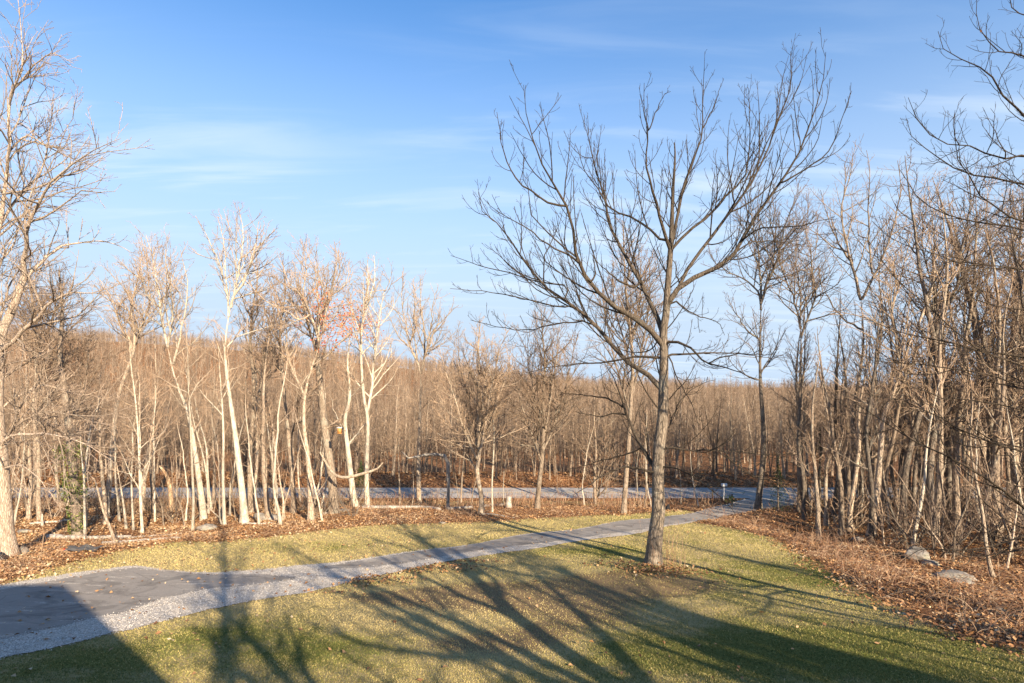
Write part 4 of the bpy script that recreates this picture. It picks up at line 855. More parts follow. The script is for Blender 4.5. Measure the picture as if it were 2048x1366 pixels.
for k, (x, y) in enumerate(scatter(46, lambda r, y: (r.uniform(-60, 720) - CX) / F * y, lambda r: r.uniform(37, 48.2), 0.8, [], R_)):
    plant('bare_shrub', f't{k%3}', THK[k % 3], x, y, R_.uniform(0.5, 1.0), R_.uniform(0, 6.28), f'tangled bare shrub in the left wood, {place(x, y)}', 'shrub', 'bare shrubs in the left wood', R_, 0.05)
# trees beyond the right edge of the picture; their trunks throw the thin parallel shadows across the lawn
def shade_spot(px, py, s):
    g = G(px, py); return g[0] + s * sin(SUN_AZ), g[1] - s * cos(SUN_AZ)
SH = [(1721, 1171, 17), (1690, 1150, 24), (1850, 1235, 16), (1929, 1280, 12), (2000, 1325, 19), (1560, 1085, 38), (1800, 1215, 29), (1500, 1060, 41)]
for k, (px, py, s) in enumerate(SH):
    x, y = shade_spot(px, py, s)
    plant('woodland_tree', f'm{k%5}', MID[k % 5], x, y, 0.75 + 0.2 * R_.random(), R_.uniform(0, 6.28), 'bare woodland tree beyond the right edge, seen as thin shadows on the lawn', 'tree', 'bare trees beyond the right edge', R_, 0.03)
for k, (x, y, s) in enumerate([(33, 27, 1.0), (38, 22, 1.0), (30, 31, .95), (42, 31, 1.0)]):
    plant('woodland_tree', f'm{k%5}', MID[k % 5], x, y, s, R_.uniform(0, 6.28), 'bare woodland tree beyond the right edge, seen as thin shadows on the lawn', 'tree', 'bare trees beyond the right edge', R_, 0.03)

# across the road: 280 trees as things, the rest of the wood as one mass
pts = []
rf = np.random.default_rng(17)
for _ in range(200000):
    if len(pts) >= 1500: break
    y = 58.6 + 66 * rf.random() ** 1.35; x = rf.uniform(-1.02, 1.02) * y
    pts.append((x, y))
P2 = np.array(pts); keep = []
grid = {}
for (x, y) in pts:
    md = 1.15 + (y - 58) * 0.012; key = (int(x // 2), int(y // 2)); ok = True
    for a in (-1, 0, 1):
        for b_ in (-1, 0, 1):
            for (u, w) in grid.get((key[0] + a, key[1] + b_), ()):
                if (u - x) ** 2 + (w - y) ** 2 < md * md: ok = False
    if ok: grid.setdefault(key, []).append((x, y)); keep.append((x, y))
keep.sort(key=lambda p: p[1] + (200 if abs(p[0] / p[1]) > 0.93 else 0))
near, rest = keep[:285], keep[285:]
for k, (x, y) in enumerate(near):
    plant('roadside_tree', f'f{k%6}', FAR[k % 6], x, y, R_.uniform(0.48, 0.88), R_.uniform(0, 6.28), f'slender {TONE[k % 6]} tree across the road, seen {place(x, y)}', 'tree', 'slender bare trees across the road', R_, 0.03)
# distant wood: one mass, real tree meshes placed by geometry nodes
for y_ in np.geomspace(66, 560, 60):
    pass
r3 = np.random.default_rng(23); more = list(rest)
while len(more) < 13000:
    y = 95 + 420 * r3.random() ** 1.15; x = r3.uniform(-1.05, 1.05) * y
    if y > 240 and x / y > 0.35 and r3.random() < 0.4: continue
    more.append((x, y))
mp_ = np.array(more); mz = terrain(mp_[:, 0], mp_[:, 1]); mp_ = np.column_stack([mp_, mz])
wm_ = bpy.data.meshes.new('distant_woods'); wm_.vertices.add(len(mp_)); wm_.vertices.foreach_set('co', mp_.astype(np.float32).ravel())
def add_attr(me, n, t, v): a = me.attributes.new(n, t, 'POINT'); a.data.foreach_set('value', v)
add_attr(wm_, 'pick', 'INT', r3.integers(0, 4, len(mp_)).astype(np.int32)); add_attr(wm_, 'rz', 'FLOAT', r3.uniform(0, 6.28, len(mp_)).astype(np.float32))
add_attr(wm_, 'sc', 'FLOAT', (r3.uniform(0.5, 1.0, len(mp_)) * (1 - 0.15 * (mp_[:, 1] < 110))).astype(np.float32))
wood = obj('distant_woods', wm_); meta(wood, 'brown mass of bare woods covering the hillside beyond the road', 'woods', None, 'stuff')
vlv = [dict(dens=2.0, t0=0.1, t1=1.0, ang=0.7, lr=0.55, K=4, S=3, up=0.10, wig=0.15, lmax=2.4, rmin=0.022, nmax=8), dict(dens=2.2, t0=0.15, t1=1.0, ang=0.7, lr=0.65, K=3, S=3, up=0.06, wig=0.12, lmax=1.4, rmin=0.018, nmax=4)]
src = []
for i, (H, r, mt) in enumerate([(12, .14, M['bark_brown']), (13.5, .16, M['bark_rust']), (11, .12, M['bark_tan']), (12.5, .13, M['bark_brown'])]):
    tm, cm = proto('d', H, r, 500 + i, mt, dict(dens=2.0, t0=0.2, t1=0.97, ang=0.8, lr=0.34, K=5, S=3, up=0.13, wig=0.13, lmax=4.8, nmax=26), vlv, S=4, K=7)
    src.append([bpy.data.objects.new('wood_source', tm), bpy.data.objects.new('wood_source', cm)])
ng = bpy.data.node_groups.new('wood_mass', 'GeometryNodeTree')
ng.interface.new_socket('Geometry', in_out='INPUT', socket_type='NodeSocketGeometry'); ng.interface.new_socket('Geometry', in_out='OUTPUT', socket_type='NodeSocketGeometry')
gi = ng.nodes.new('NodeGroupInput'); go = ng.nodes.new('NodeGroupOutput'); L_ = ng.links
gti = ng.nodes.new('GeometryNodeGeometryToInstance')
for pair in src[::-1]:
    jg = ng.nodes.new('GeometryNodeJoinGeometry')
    for o_ in pair:
        oi = ng.nodes.new('GeometryNodeObjectInfo'); oi.inputs['Object'].default_value = o_; L_.new(oi.outputs['Geometry'], jg.inputs[0])
    L_.new(jg.outputs[0], gti.inputs[0])
iop = ng.nodes.new('GeometryNodeInstanceOnPoints'); iop.inputs['Pick Instance'].default_value = True
L_.new(gi.outputs[0], iop.inputs['Points']); L_.new(gti.outputs[0], iop.inputs['Instance'])
def named(n, t):
    a = ng.nodes.new('GeometryNodeInputNamedAttribute'); a.data_type = t; a.inputs['Name'].default_value = n; return a.outputs['Attribute']
L_.new(named('pick', 'INT'), iop.inputs['Instance Index'])
cx_ = ng.nodes.new('ShaderNodeCombineXYZ'); L_.new(named('rz', 'FLOAT'), cx_.inputs[2]); L_.new(cx_.outputs[0], iop.inputs['Rotation'])
L_.new(named('sc', 'FLOAT'), iop.inputs['Scale']); L_.new(iop.outputs[0], go.inputs[0])
md = wood.modifiers.new('wood_mass', 'NODES'); md.node_group = ng

BIG = proto('b', 19, .34, 777, M['bark_dark'], dict(dens=1.2, t0=0.14, t1=0.95, ang=0.85, lr=0.55, K=12, S=6, up=0.09, wig=0.14, lmax=9, nmax=22, rk=0.021), LV_mid(0.45), S=10, K=16, wig=0.06)
# ------------------------------------------------------------------ trees behind the viewer; only their shade reaches the picture
def shade_spot(px, py, s):
    g = G(px, py); return g[0] + s * sin(SUN_AZ), g[1] - s * cos(SUN_AZ)
for k, (px, py, s, sc, pr) in enumerate([(352, 1290, 33, 1.15, 1), (492, 1290, 30, 1.3, 3), (1000, 1290, 17, 0.95, 9), (1090, 1240, 25, 0.95, 9), (760, 1300, 19, 0.7, 9), (1400, 1290, 21, 0.9, 9), (1330, 1260, 36, 1.2, 0), (1500, 1290, 32, 1.3, 3), (1700, 1330, 30, 1.2, 1), (1250, 1230, 46, 1.3, 4), (1600, 1350, 44, 1.3, 3), (1450, 1370, 26, 1.1, 1)]):
    x, y = shade_spot(px, py, s)
    if pr == 9: plant('garden_tree', 'big', BIG, x, y, sc, R_.uniform(0, 6.28), 'large spreading bare tree behind the viewer that nets the near lawn with shade', 'tree', 'large trees behind the viewer', R_, 0.02); continue
    plant('garden_tree', f'm{pr}', MID[pr], x, y, sc, R_.uniform(0, 6.28), 'bare tree behind the viewer that throws branching shade on the near lawn', 'tree', 'trees behind the viewer', R_, 0.02)
# dense evergreens among them
def needle_mass(rng, H, Rb, n, size, h0=0.12):
    t = rng.random(n) ** 0.75; hgt = H * (h0 + (1 - h0) * t); lay = np.floor(hgt / 0.6) * 0.6 + rng.normal(0, 0.22, n)
    az = rng.uniform(0, 6.28, n); rad = Rb * (1 - t) ** 0.8 * rng.uniform(0.15, 1.0, n) ** 0.6 * (0.75 + 0.25 * np.sin(az * 3 + hgt * 2))
    C = np.stack([rad * np.cos(az), rad * np.sin(az), lay - rad * 0.15], -1)
    return leaf_quads(rng, C, size, rng.uniform(0, 1, n), 0.2)
r4 = np.random.default_rng(31)
v, t, a = needle_mass(r4, 17, 3.0, 3600, 0.42); EV = mesh_np('crown', v, t, M['ever'], {'rnd': a}, False)
Pt = np.stack([np.zeros(8), np.zeros(8), np.linspace(-0.3, 16, 8)], -1)[None]; v, q, a = tubes(Pt, np.linspace(0.22, 0.03, 8)[None], 8); ET = mesh_np('trunk', v, q, M['bark_dark'], {'rad': a})
for k, (px, py, s, sc) in enumerate([(1590, 1350, 29, 0.85), (1850, 1375, 27, 0.8), (1350, 1345, 40, 0.7)]):
    x, y = shade_spot(px, py, s)
    plant('spruce_tree', 'ev', (ET, EV), x, y, sc, R_.uniform(0, 6.28), 'spruce behind the viewer that throws the broad shade on the near right lawn', 'tree', 'spruces behind the viewer', R_, 0.01)

# ------------------------------------------------------------------ small evergreens, ivy
def small_evergreen(name, label, px, py, H, Rb, n, size, seed):
    rng = np.random.default_rng(seed); g = G(px, py); root = empty(name, g); meta(root, label, 'evergreen')
    Pt = np.stack([np.zeros(6), np.zeros(6), np.linspace(-0.1, H * 0.95, 6)], -1)[None]; v, q, a = tubes(Pt, np.linspace(0.05, 0.01, 6)[None] * H / 3, 6)
    obj('trunk', mesh_np('trunk', v, q, M['bark_mid'], {'rad': a}), root)
    v, t, a = needle_mass(rng, H, Rb, n, size, 0.08); obj('crown', mesh_np('crown', v, t, M['ever'], {'rnd': a}, False), root)
small_evergreen('cedar', 'small green cedar behind the curved dark trunk at the drive end', 1556, 1022, 3.8, 1.2, 1500, 0.07, 3)
small_evergreen('cedar', 'slender green cedar among the bare shrubs right of the drive end', 1640, 1012, 6.5, 0.8, 1500, 0.07, 4)
small_evergreen('holly_bush', 'small round green bush near the road behind the flared pale trunk', 722, 978, 2.6, 1.1, 1800, 0.07, 6)
iv = [o for o in COL.objects if o.name.startswith('ivy_tree')][0]; gI = np.array(iv.location); n = 4200
rI = np.random.default_rng(8); hh = rI.uniform(0.2, 6.8, n); base = np.array([W(155 - h_ * 2.4 * 1.0, 1072 - h_ * 27.0, gI[1]) - gI for h_ in hh])
azi = rI.uniform(0, 6.28, n); rd = 0.38 + rI.exponential(0.14, n) * (hh > 2.5)
C = base + np.stack([rd * np.cos(azi), rd * np.sin(azi), rI.normal(0, 0.1, n)], -1); sel = (np.sin(hh * 2.1) + rI.normal(0, 0.7, n)) > -0.3 + (hh < 1.4) * 1.0
v, t, a = leaf_quads(rI, C[sel], 0.085, rI.uniform(0, 1, sel.sum()), 0.1); meta(obj('ivy', mesh_np('ivy', v, t, M['ivy'], {'rnd': a}, False), iv), kind='stuff')

# ------------------------------------------------------------------ boulders, logs, stumps, snags
def boulder(px, py, w, h, dpt, label, seed, rz=0.0, sink=0.36, name='boulder', mat='rock'):
    rng = np.random.default_rng(seed); g = G(px, py)
    import bmesh
    bm = bmesh.new(); bmesh.ops.create_icosphere(bm, subdivisions=4, radius=1.0)
    V = np.array([v.co[:] for v in bm.verts]); dirs = unit(rng.normal(size=(22, 3))); cut = rng.uniform(0.55, 0.9, 22)
    for dv, c in zip(dirs, cut):
        k = V @ dv; V = V - dv * np.maximum(k - c, 0)[:, None] * 0.9
    fr = rng.uniform(2, 6, (6, 3)); ph = rng.uniform(0, 6, 6)
    for f_, p_ in zip(fr, ph): V = V * (1 + 0.03 * np.sin(V @ f_ * 2.4 + p_))[:, None]
    V = V * np.array([w / 2, dpt / 2, h * 0.55]); V[:, 2] += h * (0.5 - sink)
    for v, c in zip(bm.verts, V): v.co = c
    me = bpy.data.meshes.new(name); bm.to_mesh(me); bm.free(); me.materials.append(M[mat])
    me.polygons.foreach_set('use_smooth', np.ones(len(me.polygons), bool))
    o = obj(name, me); o.location = g; o.rotation_euler = (0, 0, rz); meta(o, label, 'boulder'); return o
boulder(532, 1040, 2.4, 0.75, 1.0, 'long low pale boulder right of the white leaning tree', 1)
boulder(412, 1060, 1.5, 0.75, 1.1, 'rounded grey boulder at the foot of the pale leaning tree', 2)
boulder(684, 1024, 0.65, 0.45, 0.6, 'small grey boulder at the thickest pale trunk', 3)
boulder(886, 1047, 0.55, 0.22, 0.4, 'small cream stone at the lawn edge, centre', 4)
boulder(1830, 1118, 1.15, 0.85, 1.1, 'round mossy boulder half in shade on the right slope', 5)
boulder(1862, 1130, 0.9, 0.35, 0.8, 'small flat slab left of the large flat boulder', 6)
boulder(1902, 1158, 1.7, 0.5, 1.2, 'large flat pale boulder among leaves on the right slope', 7, -0.2)
boulder(1922, 1168, 1.1, 0.4, 0.8, 'low grey rock just below the large flat boulder', 8)
boulder(1715, 1082, 0.7, 0.4, 0.6, 'small pale rock at the base of the grey trunk, right', 9)
boulder(50, 1065, 1.0, 0.35, 0.7, 'flat mossy stone right of the left-edge trunk', 10)
boulder(48, 1108, 0.7, 0.5, 0.6, 'dark stone tucked against the left-edge trunk', 12)
def log(pts, w0, w1, label, seed, mat='dead_wood', name='fallen_log', lift=0.7, cat='log', K=14, air=None):
    rng = np.random.default_rng(seed); W3 = []
    for i_, (x, y) in enumerate(pts):
        g = G(x, y); W3.append(g)
    W3 = np.array(W3); P = spline(W3, K); t = np.linspace(0, 1, K); R = (w0 + (w1 - w0) * t) / 2 / F * P[:, 1]
    P[:, 2] = terrain(P[:, 0], P[:, 1]) + R * lift; o0 = P[0].copy()
    # closed ends
    P = np.vstack([P[0], P, P[-1]]); R = np.concatenate([[0.003], R, [0.003]]); P = P + rng.normal(0, 0.012, P.shape); P[0] = P[1] + 0.001; P[-1] = P[-2] + 0.001
    v, q, a = tubes((P - o0)[None], R[None], 10, 0.05, rng)
    T = np.gradient(P, axis=0)
    o = obj(name, mesh_np(name, v, q, M[mat], {'rad': a + 0.05})); o.location = o0; meta(o, label, cat); return o
log([(96,1077),(180,1079),(262,1076)], 10, 7, 'thick pale log lying below the ivy-wrapped trunk', 1)
log([(205,1090),(270,1085),(330,1080),(360,1078)], 8, 5, 'forked pale log in the leaves, nearer than the thick one', 2)
log([(240,1078),(300,1074),(362,1068)], 5, 3, 'thin pale pole lying across the two left logs', 3)
log([(60,1049),(110,1045),(150,1040)], 5, 3.5, 'thin pale log in the left wood behind', 4)
log([(725,1017),(790,1017),(850,1017),(880,1021)], 8, 6, 'long grey log lying before the road, centre left', 5)
log([(896,1021),(920,1019),(945,1017)], 8, 6, 'short weathered log left of the vase-shaped tree', 6)
log([(966,1016),(985,1013),(1010,1012)], 7, 6, 'short log between the vase-shaped tree and the stump', 7)
log([(964,1030),(985,1030),(1010,1034),(1030,1036)], 4, 2, 'crooked grey root lying right of the vase-shaped tree', 8)
log([(485,1048),(515,1049),(545,1047)], 4, 3, 'thin white pole before the long pale boulder', 9)
log([(640,1030),(655,1028),(700,1022)], 5, 4, 'grey log behind the thick pale trunk', 10)
log([(1935,1172),(1990,1176),(2040,1183)], 4, 3, 'thin pale branch lying in the leaves right of the boulders', 11)
log([(95,1103),(130,1096),(160,1094),(185,1088)], 6, 3, 'dark curved bough lying on the leaves at left', 13, 'bark_dark')
def post_poly(pts3, radii, name, label, cat, mat, S=10, seed=1, attr_=True):
    rng = np.random.default_rng(seed); P = np.array(pts3, float); o0 = P[0].copy(); K = 12
    Q3 = spline(P, K); R = np.interp(np.linspace(0, 1, K), np.linspace(0, 1, len(radii)), radii)
    Q3 = np.vstack([Q3, Q3[-1]]); R = np.append(R, 0.002)
    v, q, a = tubes((Q3 - o0)[None], R[None], S, 0.06, rng); v[-S:] = v[-S:] + np.array([0, 0, 0.02])
    o = obj(name, mesh_np(name, v, q, M[mat], {'rad': a + 0.05})); o.location = o0; meta(o, label, cat); return o
g = G(343, 1020); post_poly([g - [0, 0, .1], W(340, 975, g[1]), W(330, 945, g[1]), W(316, 930, g[1])], [0.2, 0.17, 0.14, 0.05], 'snag', 'short broken snag of orange rotting wood bent to the left', 'dead tree', 'snag_wood', seed=2)
g = G(1017, 1016); post_poly([g - [0, 0, .1], W(1017, 1004, g[1]), W(1018, 993, g[1])], [0.32, 0.23, 0.19], 'tree_stump', 'broken pale tree stump before the road, centre', 'stump', 'dead_wood', seed=3)
g = G(85, 1052); post_poly([g - [0, 0, .1], W(84, 1040, g[1]), W(84, 1028, g[1])], [0.09, 0.07, 0.05], 'tree_stump', 'short thin stump standing in the left wood', 'stump', 'dead_wood', seed=4)
g = G(895, 1017); d_ = g[1]
post_poly([g - [0, 0, .1], W(897, 980, d_), W(896, 945, d_), W(895, 922, d_ + .1), W(888, 911, d_ + .2), W(864, 909, d_ + .3), W(843, 911, d_ + .4), W(818, 917, d_ + .2), W(804, 903, d_)], [0.14, 0.13, 0.13, 0.14, 0.14, 0.14, 0.13, 0.09, 0.03], 'bent_dead_trunk', 'dead trunk bent into a right angle beside the straight grey tree', 'dead tree', 'dead_wood', seed=5)
g = G(668, 1000); d_ = 37.5
post_poly([W(640, 905, d_ + 1), W(665, 945, d_ + .5), W(690, 955, d_), W(733, 945, d_), W(755, 937, d_), W(766, 925, d_)], [0.05, 0.08, 0.09, 0.10, 0.09, 0.03], 'hanging_dead_branch', 'pale sagging dead branch caught between the trunks, left of centre', 'branch', 'bark_tan', seed=6)

# ------------------------------------------------------------------ man-made small things
def box_obj(name, parent, c, sx_, sy_, sz_, mat): return obj(name, box_mesh(name, c[0] - sx_ / 2, c[0] + sx_ / 2, c[1] - sy_ / 2, c[1] + sy_ / 2, c[2], c[2] + sz_, M[mat]), parent)
g = G(1447, 1001); mb = empty('mailbox', g); meta(mb, 'small white mailbox on a thin leaning white post by the road', 'mailbox')
v, q, a = tubes(np.array([[[0, 0, -.1], [0.03, 0, .6], [0.06, 0, 1.25]]]), np.array([[0.05, 0.05, 0.05]]), 8); obj('post', mesh_np('post', v, q, M['white'], {'rad': a}), mb)
th = np.linspace(0, pi, 9); prof = [(-0.11, 0.0)] + [(-0.11 * cos(t_), 0.12 + 0.11 * sin(t_)) for t_ in th] + [(0.11, 0.0)]
Vb = np.array([(0.06 + y_, p[0], 1.25 + p[1]) for y_ in (-0.24, 0.24) for p in prof]); n_ = len(prof)
bb = bpy.data.meshes.new('box'); bb.from_pydata(Vb.tolist(), [], [tuple(range(n_))[::-1], tuple(range(n_, 2 * n_))] + [(i_, (i_ + 1) % n_, n_ + (i_ + 1) % n_, n_ + i_) for i_ in range(n_)]); bb.materials.append(M['white']); obj('box', bb, mb)
g = G(1464, 1013); pb = empty('marker_post', g); meta(pb, 'short dark post with green-yellow foliage at the end of the drive', 'post')
v, q, a = tubes(np.array([[[0, 0, -.1], [0, 0, .5], [0.0, 0, 1.0]]]), np.array([[0.06, 0.06, 0.055]]), 8); obj('post', mesh_np('post', v, q, M['bark_dark'], {'rad': a}), pb)
v, t, a = leaf_quads(r4, r4.normal(0, 1, (160, 3)) * [0.2, 0.15, 0.17] + [-0.12, 0, 0.6], 0.10, r4.uniform(0, 1, 160), 0.1); obj('foliage', mesh_np('foliage', v, t, M['ivy'], {'rnd': a}, False), pb)
g = G(1425, 1000); db = empty('marker_post', g); meta(db, 'short dark post left of the white mailbox', 'post')
v, q, a = tubes(np.array([[[0, 0, -.1], [0, 0, .5], [0.0, 0, 0.8]]]), np.array([[0.07, 0.07, 0.06]]), 8); obj('post', mesh_np('post', v, q, M['bark_dark'], {'rad': a}), db); box_obj('cap', db, (0, 0, 0.8), 0.2, 0.2, 0.12, 'black')
# black bag behind the lawn tree
o = boulder(1335, 1020, 0.42, 0.72, 0.42, 'dark lumpy black bag right behind the lawn tree trunk', 21, name='black_bag', mat='black'); o['category'] = 'bag'
o = boulder(2, 1122, 0.55, 0.62, 0.5, 'black bag at the foot of the left-edge trunk', 22, name='black_bag', mat='black'); o['category'] = 'bag'
# feeder
gF = W(679, 866, 37.0); fd = empty('bird_feeder', gF); meta(fd, 'small orange bird feeder with a white cap, hanging right of the thick pale trunk', 'bird feeder')
box_obj('body', fd, (0, 0, 0), 0.24, 0.2, 0.32, 'orange'); box_obj('roof', fd, (0, 0, 0.322), 0.32, 0.28, 0.04, 'white'); box_obj('perch', fd, (0, 0, -0.035), 0.3, 0.26, 0.03, 'orange')
v, q, a = tubes(np.array([[[0, 0, .36], [-0.05, 0.0, 1.0], [-0.1, 0.0, 1.6]]]), np.array([[0.008, 0.008, 0.008]]), 6); obj('hanger', mesh_np('hanger', v, q, M['bark_dark'], {'rad': a}), fd)
# tarp with a red tie
g = G(165, 1104); tp = empty('crumpled_tarp', g); meta(tp, 'crumpled dark sheet with a red tie lying in the leaves at left', 'tarp')
xx, yy = np.meshgrid(np.linspace(-0.75, 0.75, 26), np.linspace(-0.35, 0.35, 14)); zz = 0.12 + 0.14 * np.exp(-(xx ** 2 * 2 + yy ** 2 * 9)) + 0.05 * np.sin(xx * 9 + yy * 5) + 0.03 * np.sin(yy * 21 + xx * 3)
i_ = (np.arange(13)[:, None] * 26 + np.arange(25)[None]).ravel(); obj('sheet', mesh_np('sheet', np.stack([xx, yy, zz], -1).reshape(-1, 3), np.stack([i_, i_ + 1, i_ + 27, i_ + 26], -1), M['tarp']), tp)
v, q, a = tubes(np.array([[[-0.85, -.1, .08], [-0.72, -.12, .16], [-0.6, -.1, .1], [-.5, -.15, .06]]]), np.array([[0.03, 0.035, 0.03, 0.02]]), 6); obj('tie', mesh_np('tie', v, q, M['red'], {'rad': a}), tp)

# ------------------------------------------------------------------ ground cover: leaves, grass, brambles, stones (stuff)
rG = np.random.default_rng(41)
def in_view(x, y, mgn=60): px = CX + x / np.maximum(y, 1) * F; return (px > -mgn) & (px < 2048 + mgn)
def rnd_pts(n, y0, y1, powr=1.0):
    y = y0 + (y1 - y0) * rG.random(n) ** powr; x = rG.uniform(-0.97, 0.97, n) * y; return x, y
def dens_noise(x, y, f=1.0): return 0.5 + 0.25 * np.sin(x * 1.7 * f + np.sin(y * 1.1 * f) * 2) + 0.25 * np.sin(y * 2.3 * f + np.sin(x * 1.3 * f) * 2)
# litter
x, y = rnd_pts(350000, 11, 50, 0.85); sd_ = sdist(x, y, lawn_poly); sdd = sdist(x, y, drive_poly)
p = np.where(sd_ < 0, np.clip(0.25 + 0.95 * dens_noise(x, y, 0.9), 0, 1), np.where(sd_ < 1.2, 0.35 * (1 - sd_ / 1.2), 0.0)) + (sd_ >= 0) * 0.007 * (dens_noise(x, y, 0.4) + (x < -4) * (y > 22) * 1.6)
for (bx, by, rx, ry, am) in ((742, 1168, 1.5, 0.42, 1.0), (882, 1142, 1.5, 0.45, 1.0), (960, 1124, 1.3, 0.3, 0.5), (1320, 1140, 1.7, 1.0, 0.9), (1250, 1127, 1.3, .6, .4), (650, 1187, 1.2, 0.25, 0.3)):
    c = G(bx, by); p = np.maximum(p, am * np.exp(-(((x - c[0]) / rx) ** 2 + ((y - c[1]) / ry) ** 2) * 1.3))
p = np.where(sdd > 0.1, 0.010, p); p = np.where((y > 49.9), 0.0, p)
k = (rG.random(len(x)) < p); x, y, sd_ = x[k], y[k], sd_[k]
z = terrain(x, y) + 0.03 + rG.exponential(0.025, len(x))
for (bx, by, rx, ry, hh_) in ((742, 1168, 1.3, 0.4, 0.30), (882, 1142, 1.3, 0.4, 0.26)):
    c = G(bx, by); z += hh_ * np.exp(-(((x - c[0]) / rx) ** 2 + ((y - c[1]) / ry) ** 2)) * rG.random(len(x)) ** 0.5
rn = np.clip(rG.normal(0.52, 0.25, len(x)) + 0.16 * (dens_noise(x, y, 0.5) - .5) * 2 + (x < -6) * 0.14, 0, 1)
v, t, a = leaf_quads(rG, np.stack([x, y, z], -1), 0.10, rn, 0.9)
meta(obj('fallen_leaves', mesh_np('fallen_leaves', v, t, M['leaf'], {'rnd': a}, False)), 'brown fallen leaves over the wood floor and lawn edges', 'leaves', None, 'stuff')
x, y = rnd_pts(34000, 55.6, 74); z = terrain(x, y) + 0.04
v, t, a = leaf_quads(rG, np.stack([x, y, z], -1), 0.22, rG.uniform(0, 0.8, len(x)), 0.9)
meta(obj('fallen_leaves', mesh_np('fallen_leaves', v, t, M['leaf'], {'rnd': a}, False)), 'brown fallen leaves on the bank across the road', 'leaves', None, 'stuff')
# grass
n = 560000; y = 9.8 + 36 * rG.random(n) ** 1.5; x = rG.uniform(-0.95, 0.95, n) * y
k = (sdist(x, y, lawn_poly) > rG.uniform(-0.3, 0.4, n)) & (sdist(x, y, drive_poly) < -0.02 + rG.exponential(0.03, n)); x, y = x[k], y[k]; n = len(x)
h_ = rG.uniform(0.014, 0.036, n) * (1 + (y - 10) * 0.02); w_ = 0.0035 + y * 0.0004; an = rG.uniform(0, 6.28, n); z = terrain(x, y)
gn = 0.5 + 0.5 * np.sin(x * 0.8 + 2 * np.sin(y * 0.5)) * np.sin(y * 0.9 + 1.5 * np.sin(x * 0.6)); rn = np.clip(rG.normal(0.80, 0.15, n) - 0.16 * gn - 0.85 * (field(x, y, GREEN) + 0.10 * smooth01(x, 0, 8)) , 0, 0.86)
kb = rG.random(n) > 0.75 * np.clip(field(x, y, BARE), 0, 1); x, y, rn, h_, w_, an, z = [q_[kb] for q_ in (x, y, rn, h_, w_, an, z)]; n = len(x)
B = np.stack([x, y, z], -1); u = np.stack([np.cos(an), np.sin(an), np.zeros(n)], -1) * w_[:, None]; tip = np.stack([rG.normal(0, 0.02, n), rG.normal(0, 0.02, n), h_], -1)
V = np.stack([B - u, B + u, B + tip], 1).reshape(-1, 3); ii = np.arange(n)[:, None] * 3 + np.arange(3)
meta(obj('grass', mesh_np('grass', V, ii, M['grass'], {'rnd': np.repeat(rn, 3)}, False)), 'short patchy green and straw-coloured lawn grass', 'grass', None, 'stuff')
# brambles / dead stems along the edges
cand_x, cand_y = rnd_pts(90000, 14, 48, 0.8); sd_ = sdist(cand_x, cand_y, lawn_poly); sdd = sdist(cand_x, cand_y, drive_poly)
dn = dens_noise(cand_x, cand_y, 0.55)
p = np.where((sd_ < -0.15) & (sdd < -0.3), np.exp(sd_ / 5.0) * 0.9 * dn, 0) * np.where(cand_x > 5, 1.2, 0.55)
p = np.where((pxx(cand_x, cand_y) > 680) & (pxx(cand_x, cand_y) < 1440) & (sd_ < -0.15) & (cand_y > 36), 0.35 * dn, p); p = np.where(cand_y > 47.3, 0, p)
k = rG.random(len(p)) < p; bx, by = cand_x[k][:9500], cand_y[k][:16000]; n = len(bx)
P = np.zeros((n, 5, 3)); P[:, 0] = np.stack([bx, by, terrain(bx, by)], -1); d = unit(np.stack([rG.normal(0, 0.7, n), rG.normal(0, 0.7, n), rG.uniform(0.4, 1.3, n)], -1)); ln = rG.uniform(0.3, 1.25, n) ** 1.3
for k_ in range(1, 5):
    P[:, k_] = P[:, k_ - 1] + d * (ln / 4)[:, None]; d[:, 2] -= rG.uniform(0.05, 0.55, n); d = unit(d + rG.normal(0, 0.15, d.shape))
P[:, :, 2] = np.maximum(P[:, :, 2], terrain(P[:, :, 0], P[:, :, 1]) + 0.02)
v, q, a = tubes(P, np.linspace(0.008, 0.004, 5)[None] * rG.uniform(0.7, 1.3, (n, 1)), 3)
meta(obj('brambles', mesh_np('brambles', v, q, M['bramble'], {'rnd': np.repeat(rG.uniform(0, 1, n), 15)})), 'tangle of dry reddish brambles and dead stems along the wood edge', 'brambles', None, 'stuff')
n = 11000; bx = rG.uniform(-0.97, 0.97, n); by = np.where(rG.random(n) < 0.4, rG.uniform(56.0, 66, n), rG.uniform(44.0, 49.8, n)); bx = bx * by; kk_ = (sdist(bx, by, drive_poly) < -0.5) & (rG.random(n) < dens_noise(bx, by, 0.4) * 1.3) & (sdist(bx, by, lawn_poly) < -0.3); bx, by = bx[kk_], by[kk_]; n = len(bx)
P = np.zeros((n, 3, 3)); P[:, 0] = np.stack([bx, by, terrain(bx, by)], -1); d = unit(np.stack([rG.normal(0, 0.35, n), rG.normal(0, 0.35, n), np.ones(n)], -1)); ln = rG.uniform(0.25, 1.3, n)
for k_ in (1, 2): P[:, k_] = P[:, k_ - 1] + d * (ln / 2)[:, None]; d = unit(d + rG.normal(0, 0.3, d.shape))
v, q, a = tubes(P, np.linspace(0.014, 0.007, 3)[None].repeat(n, 0), 3)
meta(obj('brush', mesh_np('brush', v, q, M['bramble'], {'rnd': np.repeat(rG.uniform(0, 0.9, n), 9)})), 'low dry brush standing along both sides of the road', 'brush', None, 'stuff')
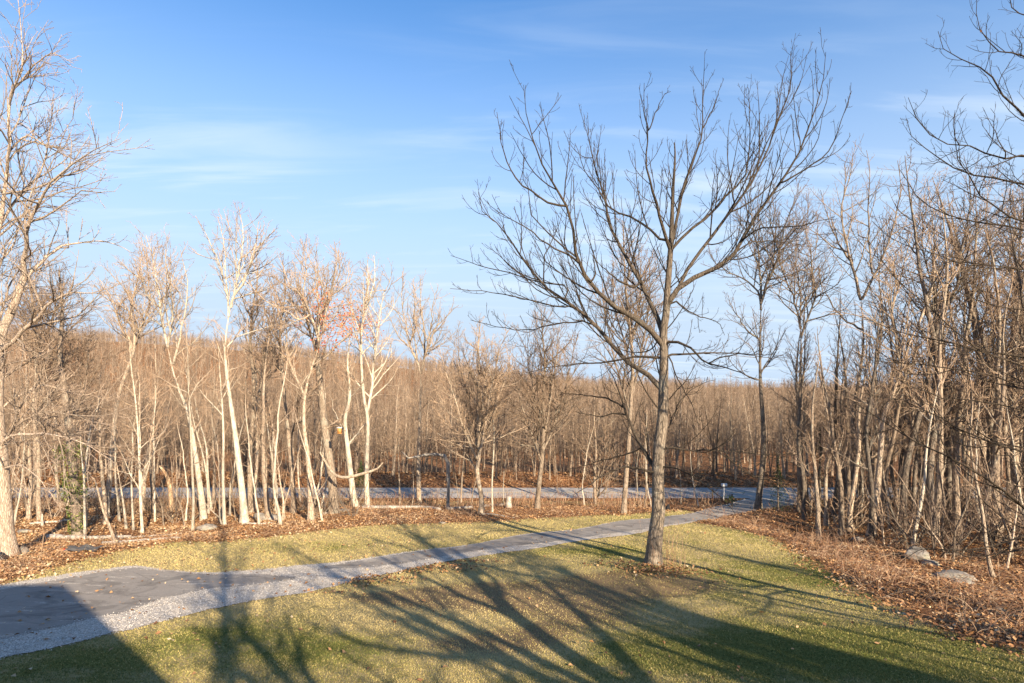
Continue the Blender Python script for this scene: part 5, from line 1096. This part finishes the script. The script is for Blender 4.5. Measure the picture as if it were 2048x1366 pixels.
# shoots at the lawn tree
g = G(1330, 1125); n = 46; P = np.zeros((n, 5, 3)); b0 = T1g + np.stack([rG.normal(0.55, 0.35, n), rG.normal(-0.1, 0.4, n), np.zeros(n)], -1); P[:, 0] = b0; P[:, 0, 2] = terrain(b0[:, 0], b0[:, 1])
d = unit(np.stack([rG.normal(0, 0.14, n), rG.normal(0, 0.14, n), np.ones(n)], -1)); ln = rG.uniform(0.4, 1.9, n) ** 1.1
for k_ in range(1, 5): P[:, k_] = P[:, k_ - 1] + d * (ln / 4)[:, None]; d = unit(d + rG.normal(0, 0.06, d.shape))
v, q, a = tubes(P - T1g, np.linspace(0.007, 0.003, 5)[None].repeat(n, 0), 3); meta(obj('root_shoots', mesh_np('root_shoots', v, q, M['bramble'], {'rnd': np.repeat(rG.uniform(0.3, 1, n), 15)}), T1root), kind='stuff')
# gravel stones
n = 90000; y = 11 + 16 * rG.random(n) ** 1.3; x = rG.uniform(-0.95, 0.25, n) * y
a1_ = sdist(x, y, as1_poly); a2_ = sdist(x, y, as2_poly); k = (sdist(x, y, drive_poly) > -0.06 - rG.exponential(0.05, n)) & (np.maximum(a1_, a2_) < rG.exponential(0.10, n) - 0.02)
x, y = x[k], y[k]; n = len(x); s_ = rG.uniform(0.008, 0.022, n)
oc = np.array([(1, 0, 0), (0, 1, 0), (-1, 0, 0), (0, -1, 0), (0, 0, 0.8), (0, 0, -0.5)], float); ofc = np.array([(0, 1, 4), (1, 2, 4), (2, 3, 4), (3, 0, 4)])
V = oc[None] * s_[:, None, None] * rG.uniform(0.6, 1.3, (n, 6, 3)); V = V + np.stack([x, y, terrain(x, y) + 0.032], -1)[:, None]
meta(obj('gravel_stones', mesh_np('gravel_stones', V.reshape(-1, 3), (np.arange(n)[:, None, None] * 6 + ofc[None]).reshape(-1, 3), M['stones'], {'rnd': np.repeat(rG.uniform(0, 1, n), 6)}, False)), 'pale crushed stone chips along the drive edges', 'gravel', None, 'stuff')
tot = sum(len(m_.loops) - 2 * len(m_.polygons) for m_ in {o_.data for o_ in COL.objects if o_.type == 'MESH'})
print('TRIS unique', tot, 'objects', len(COL.objects))
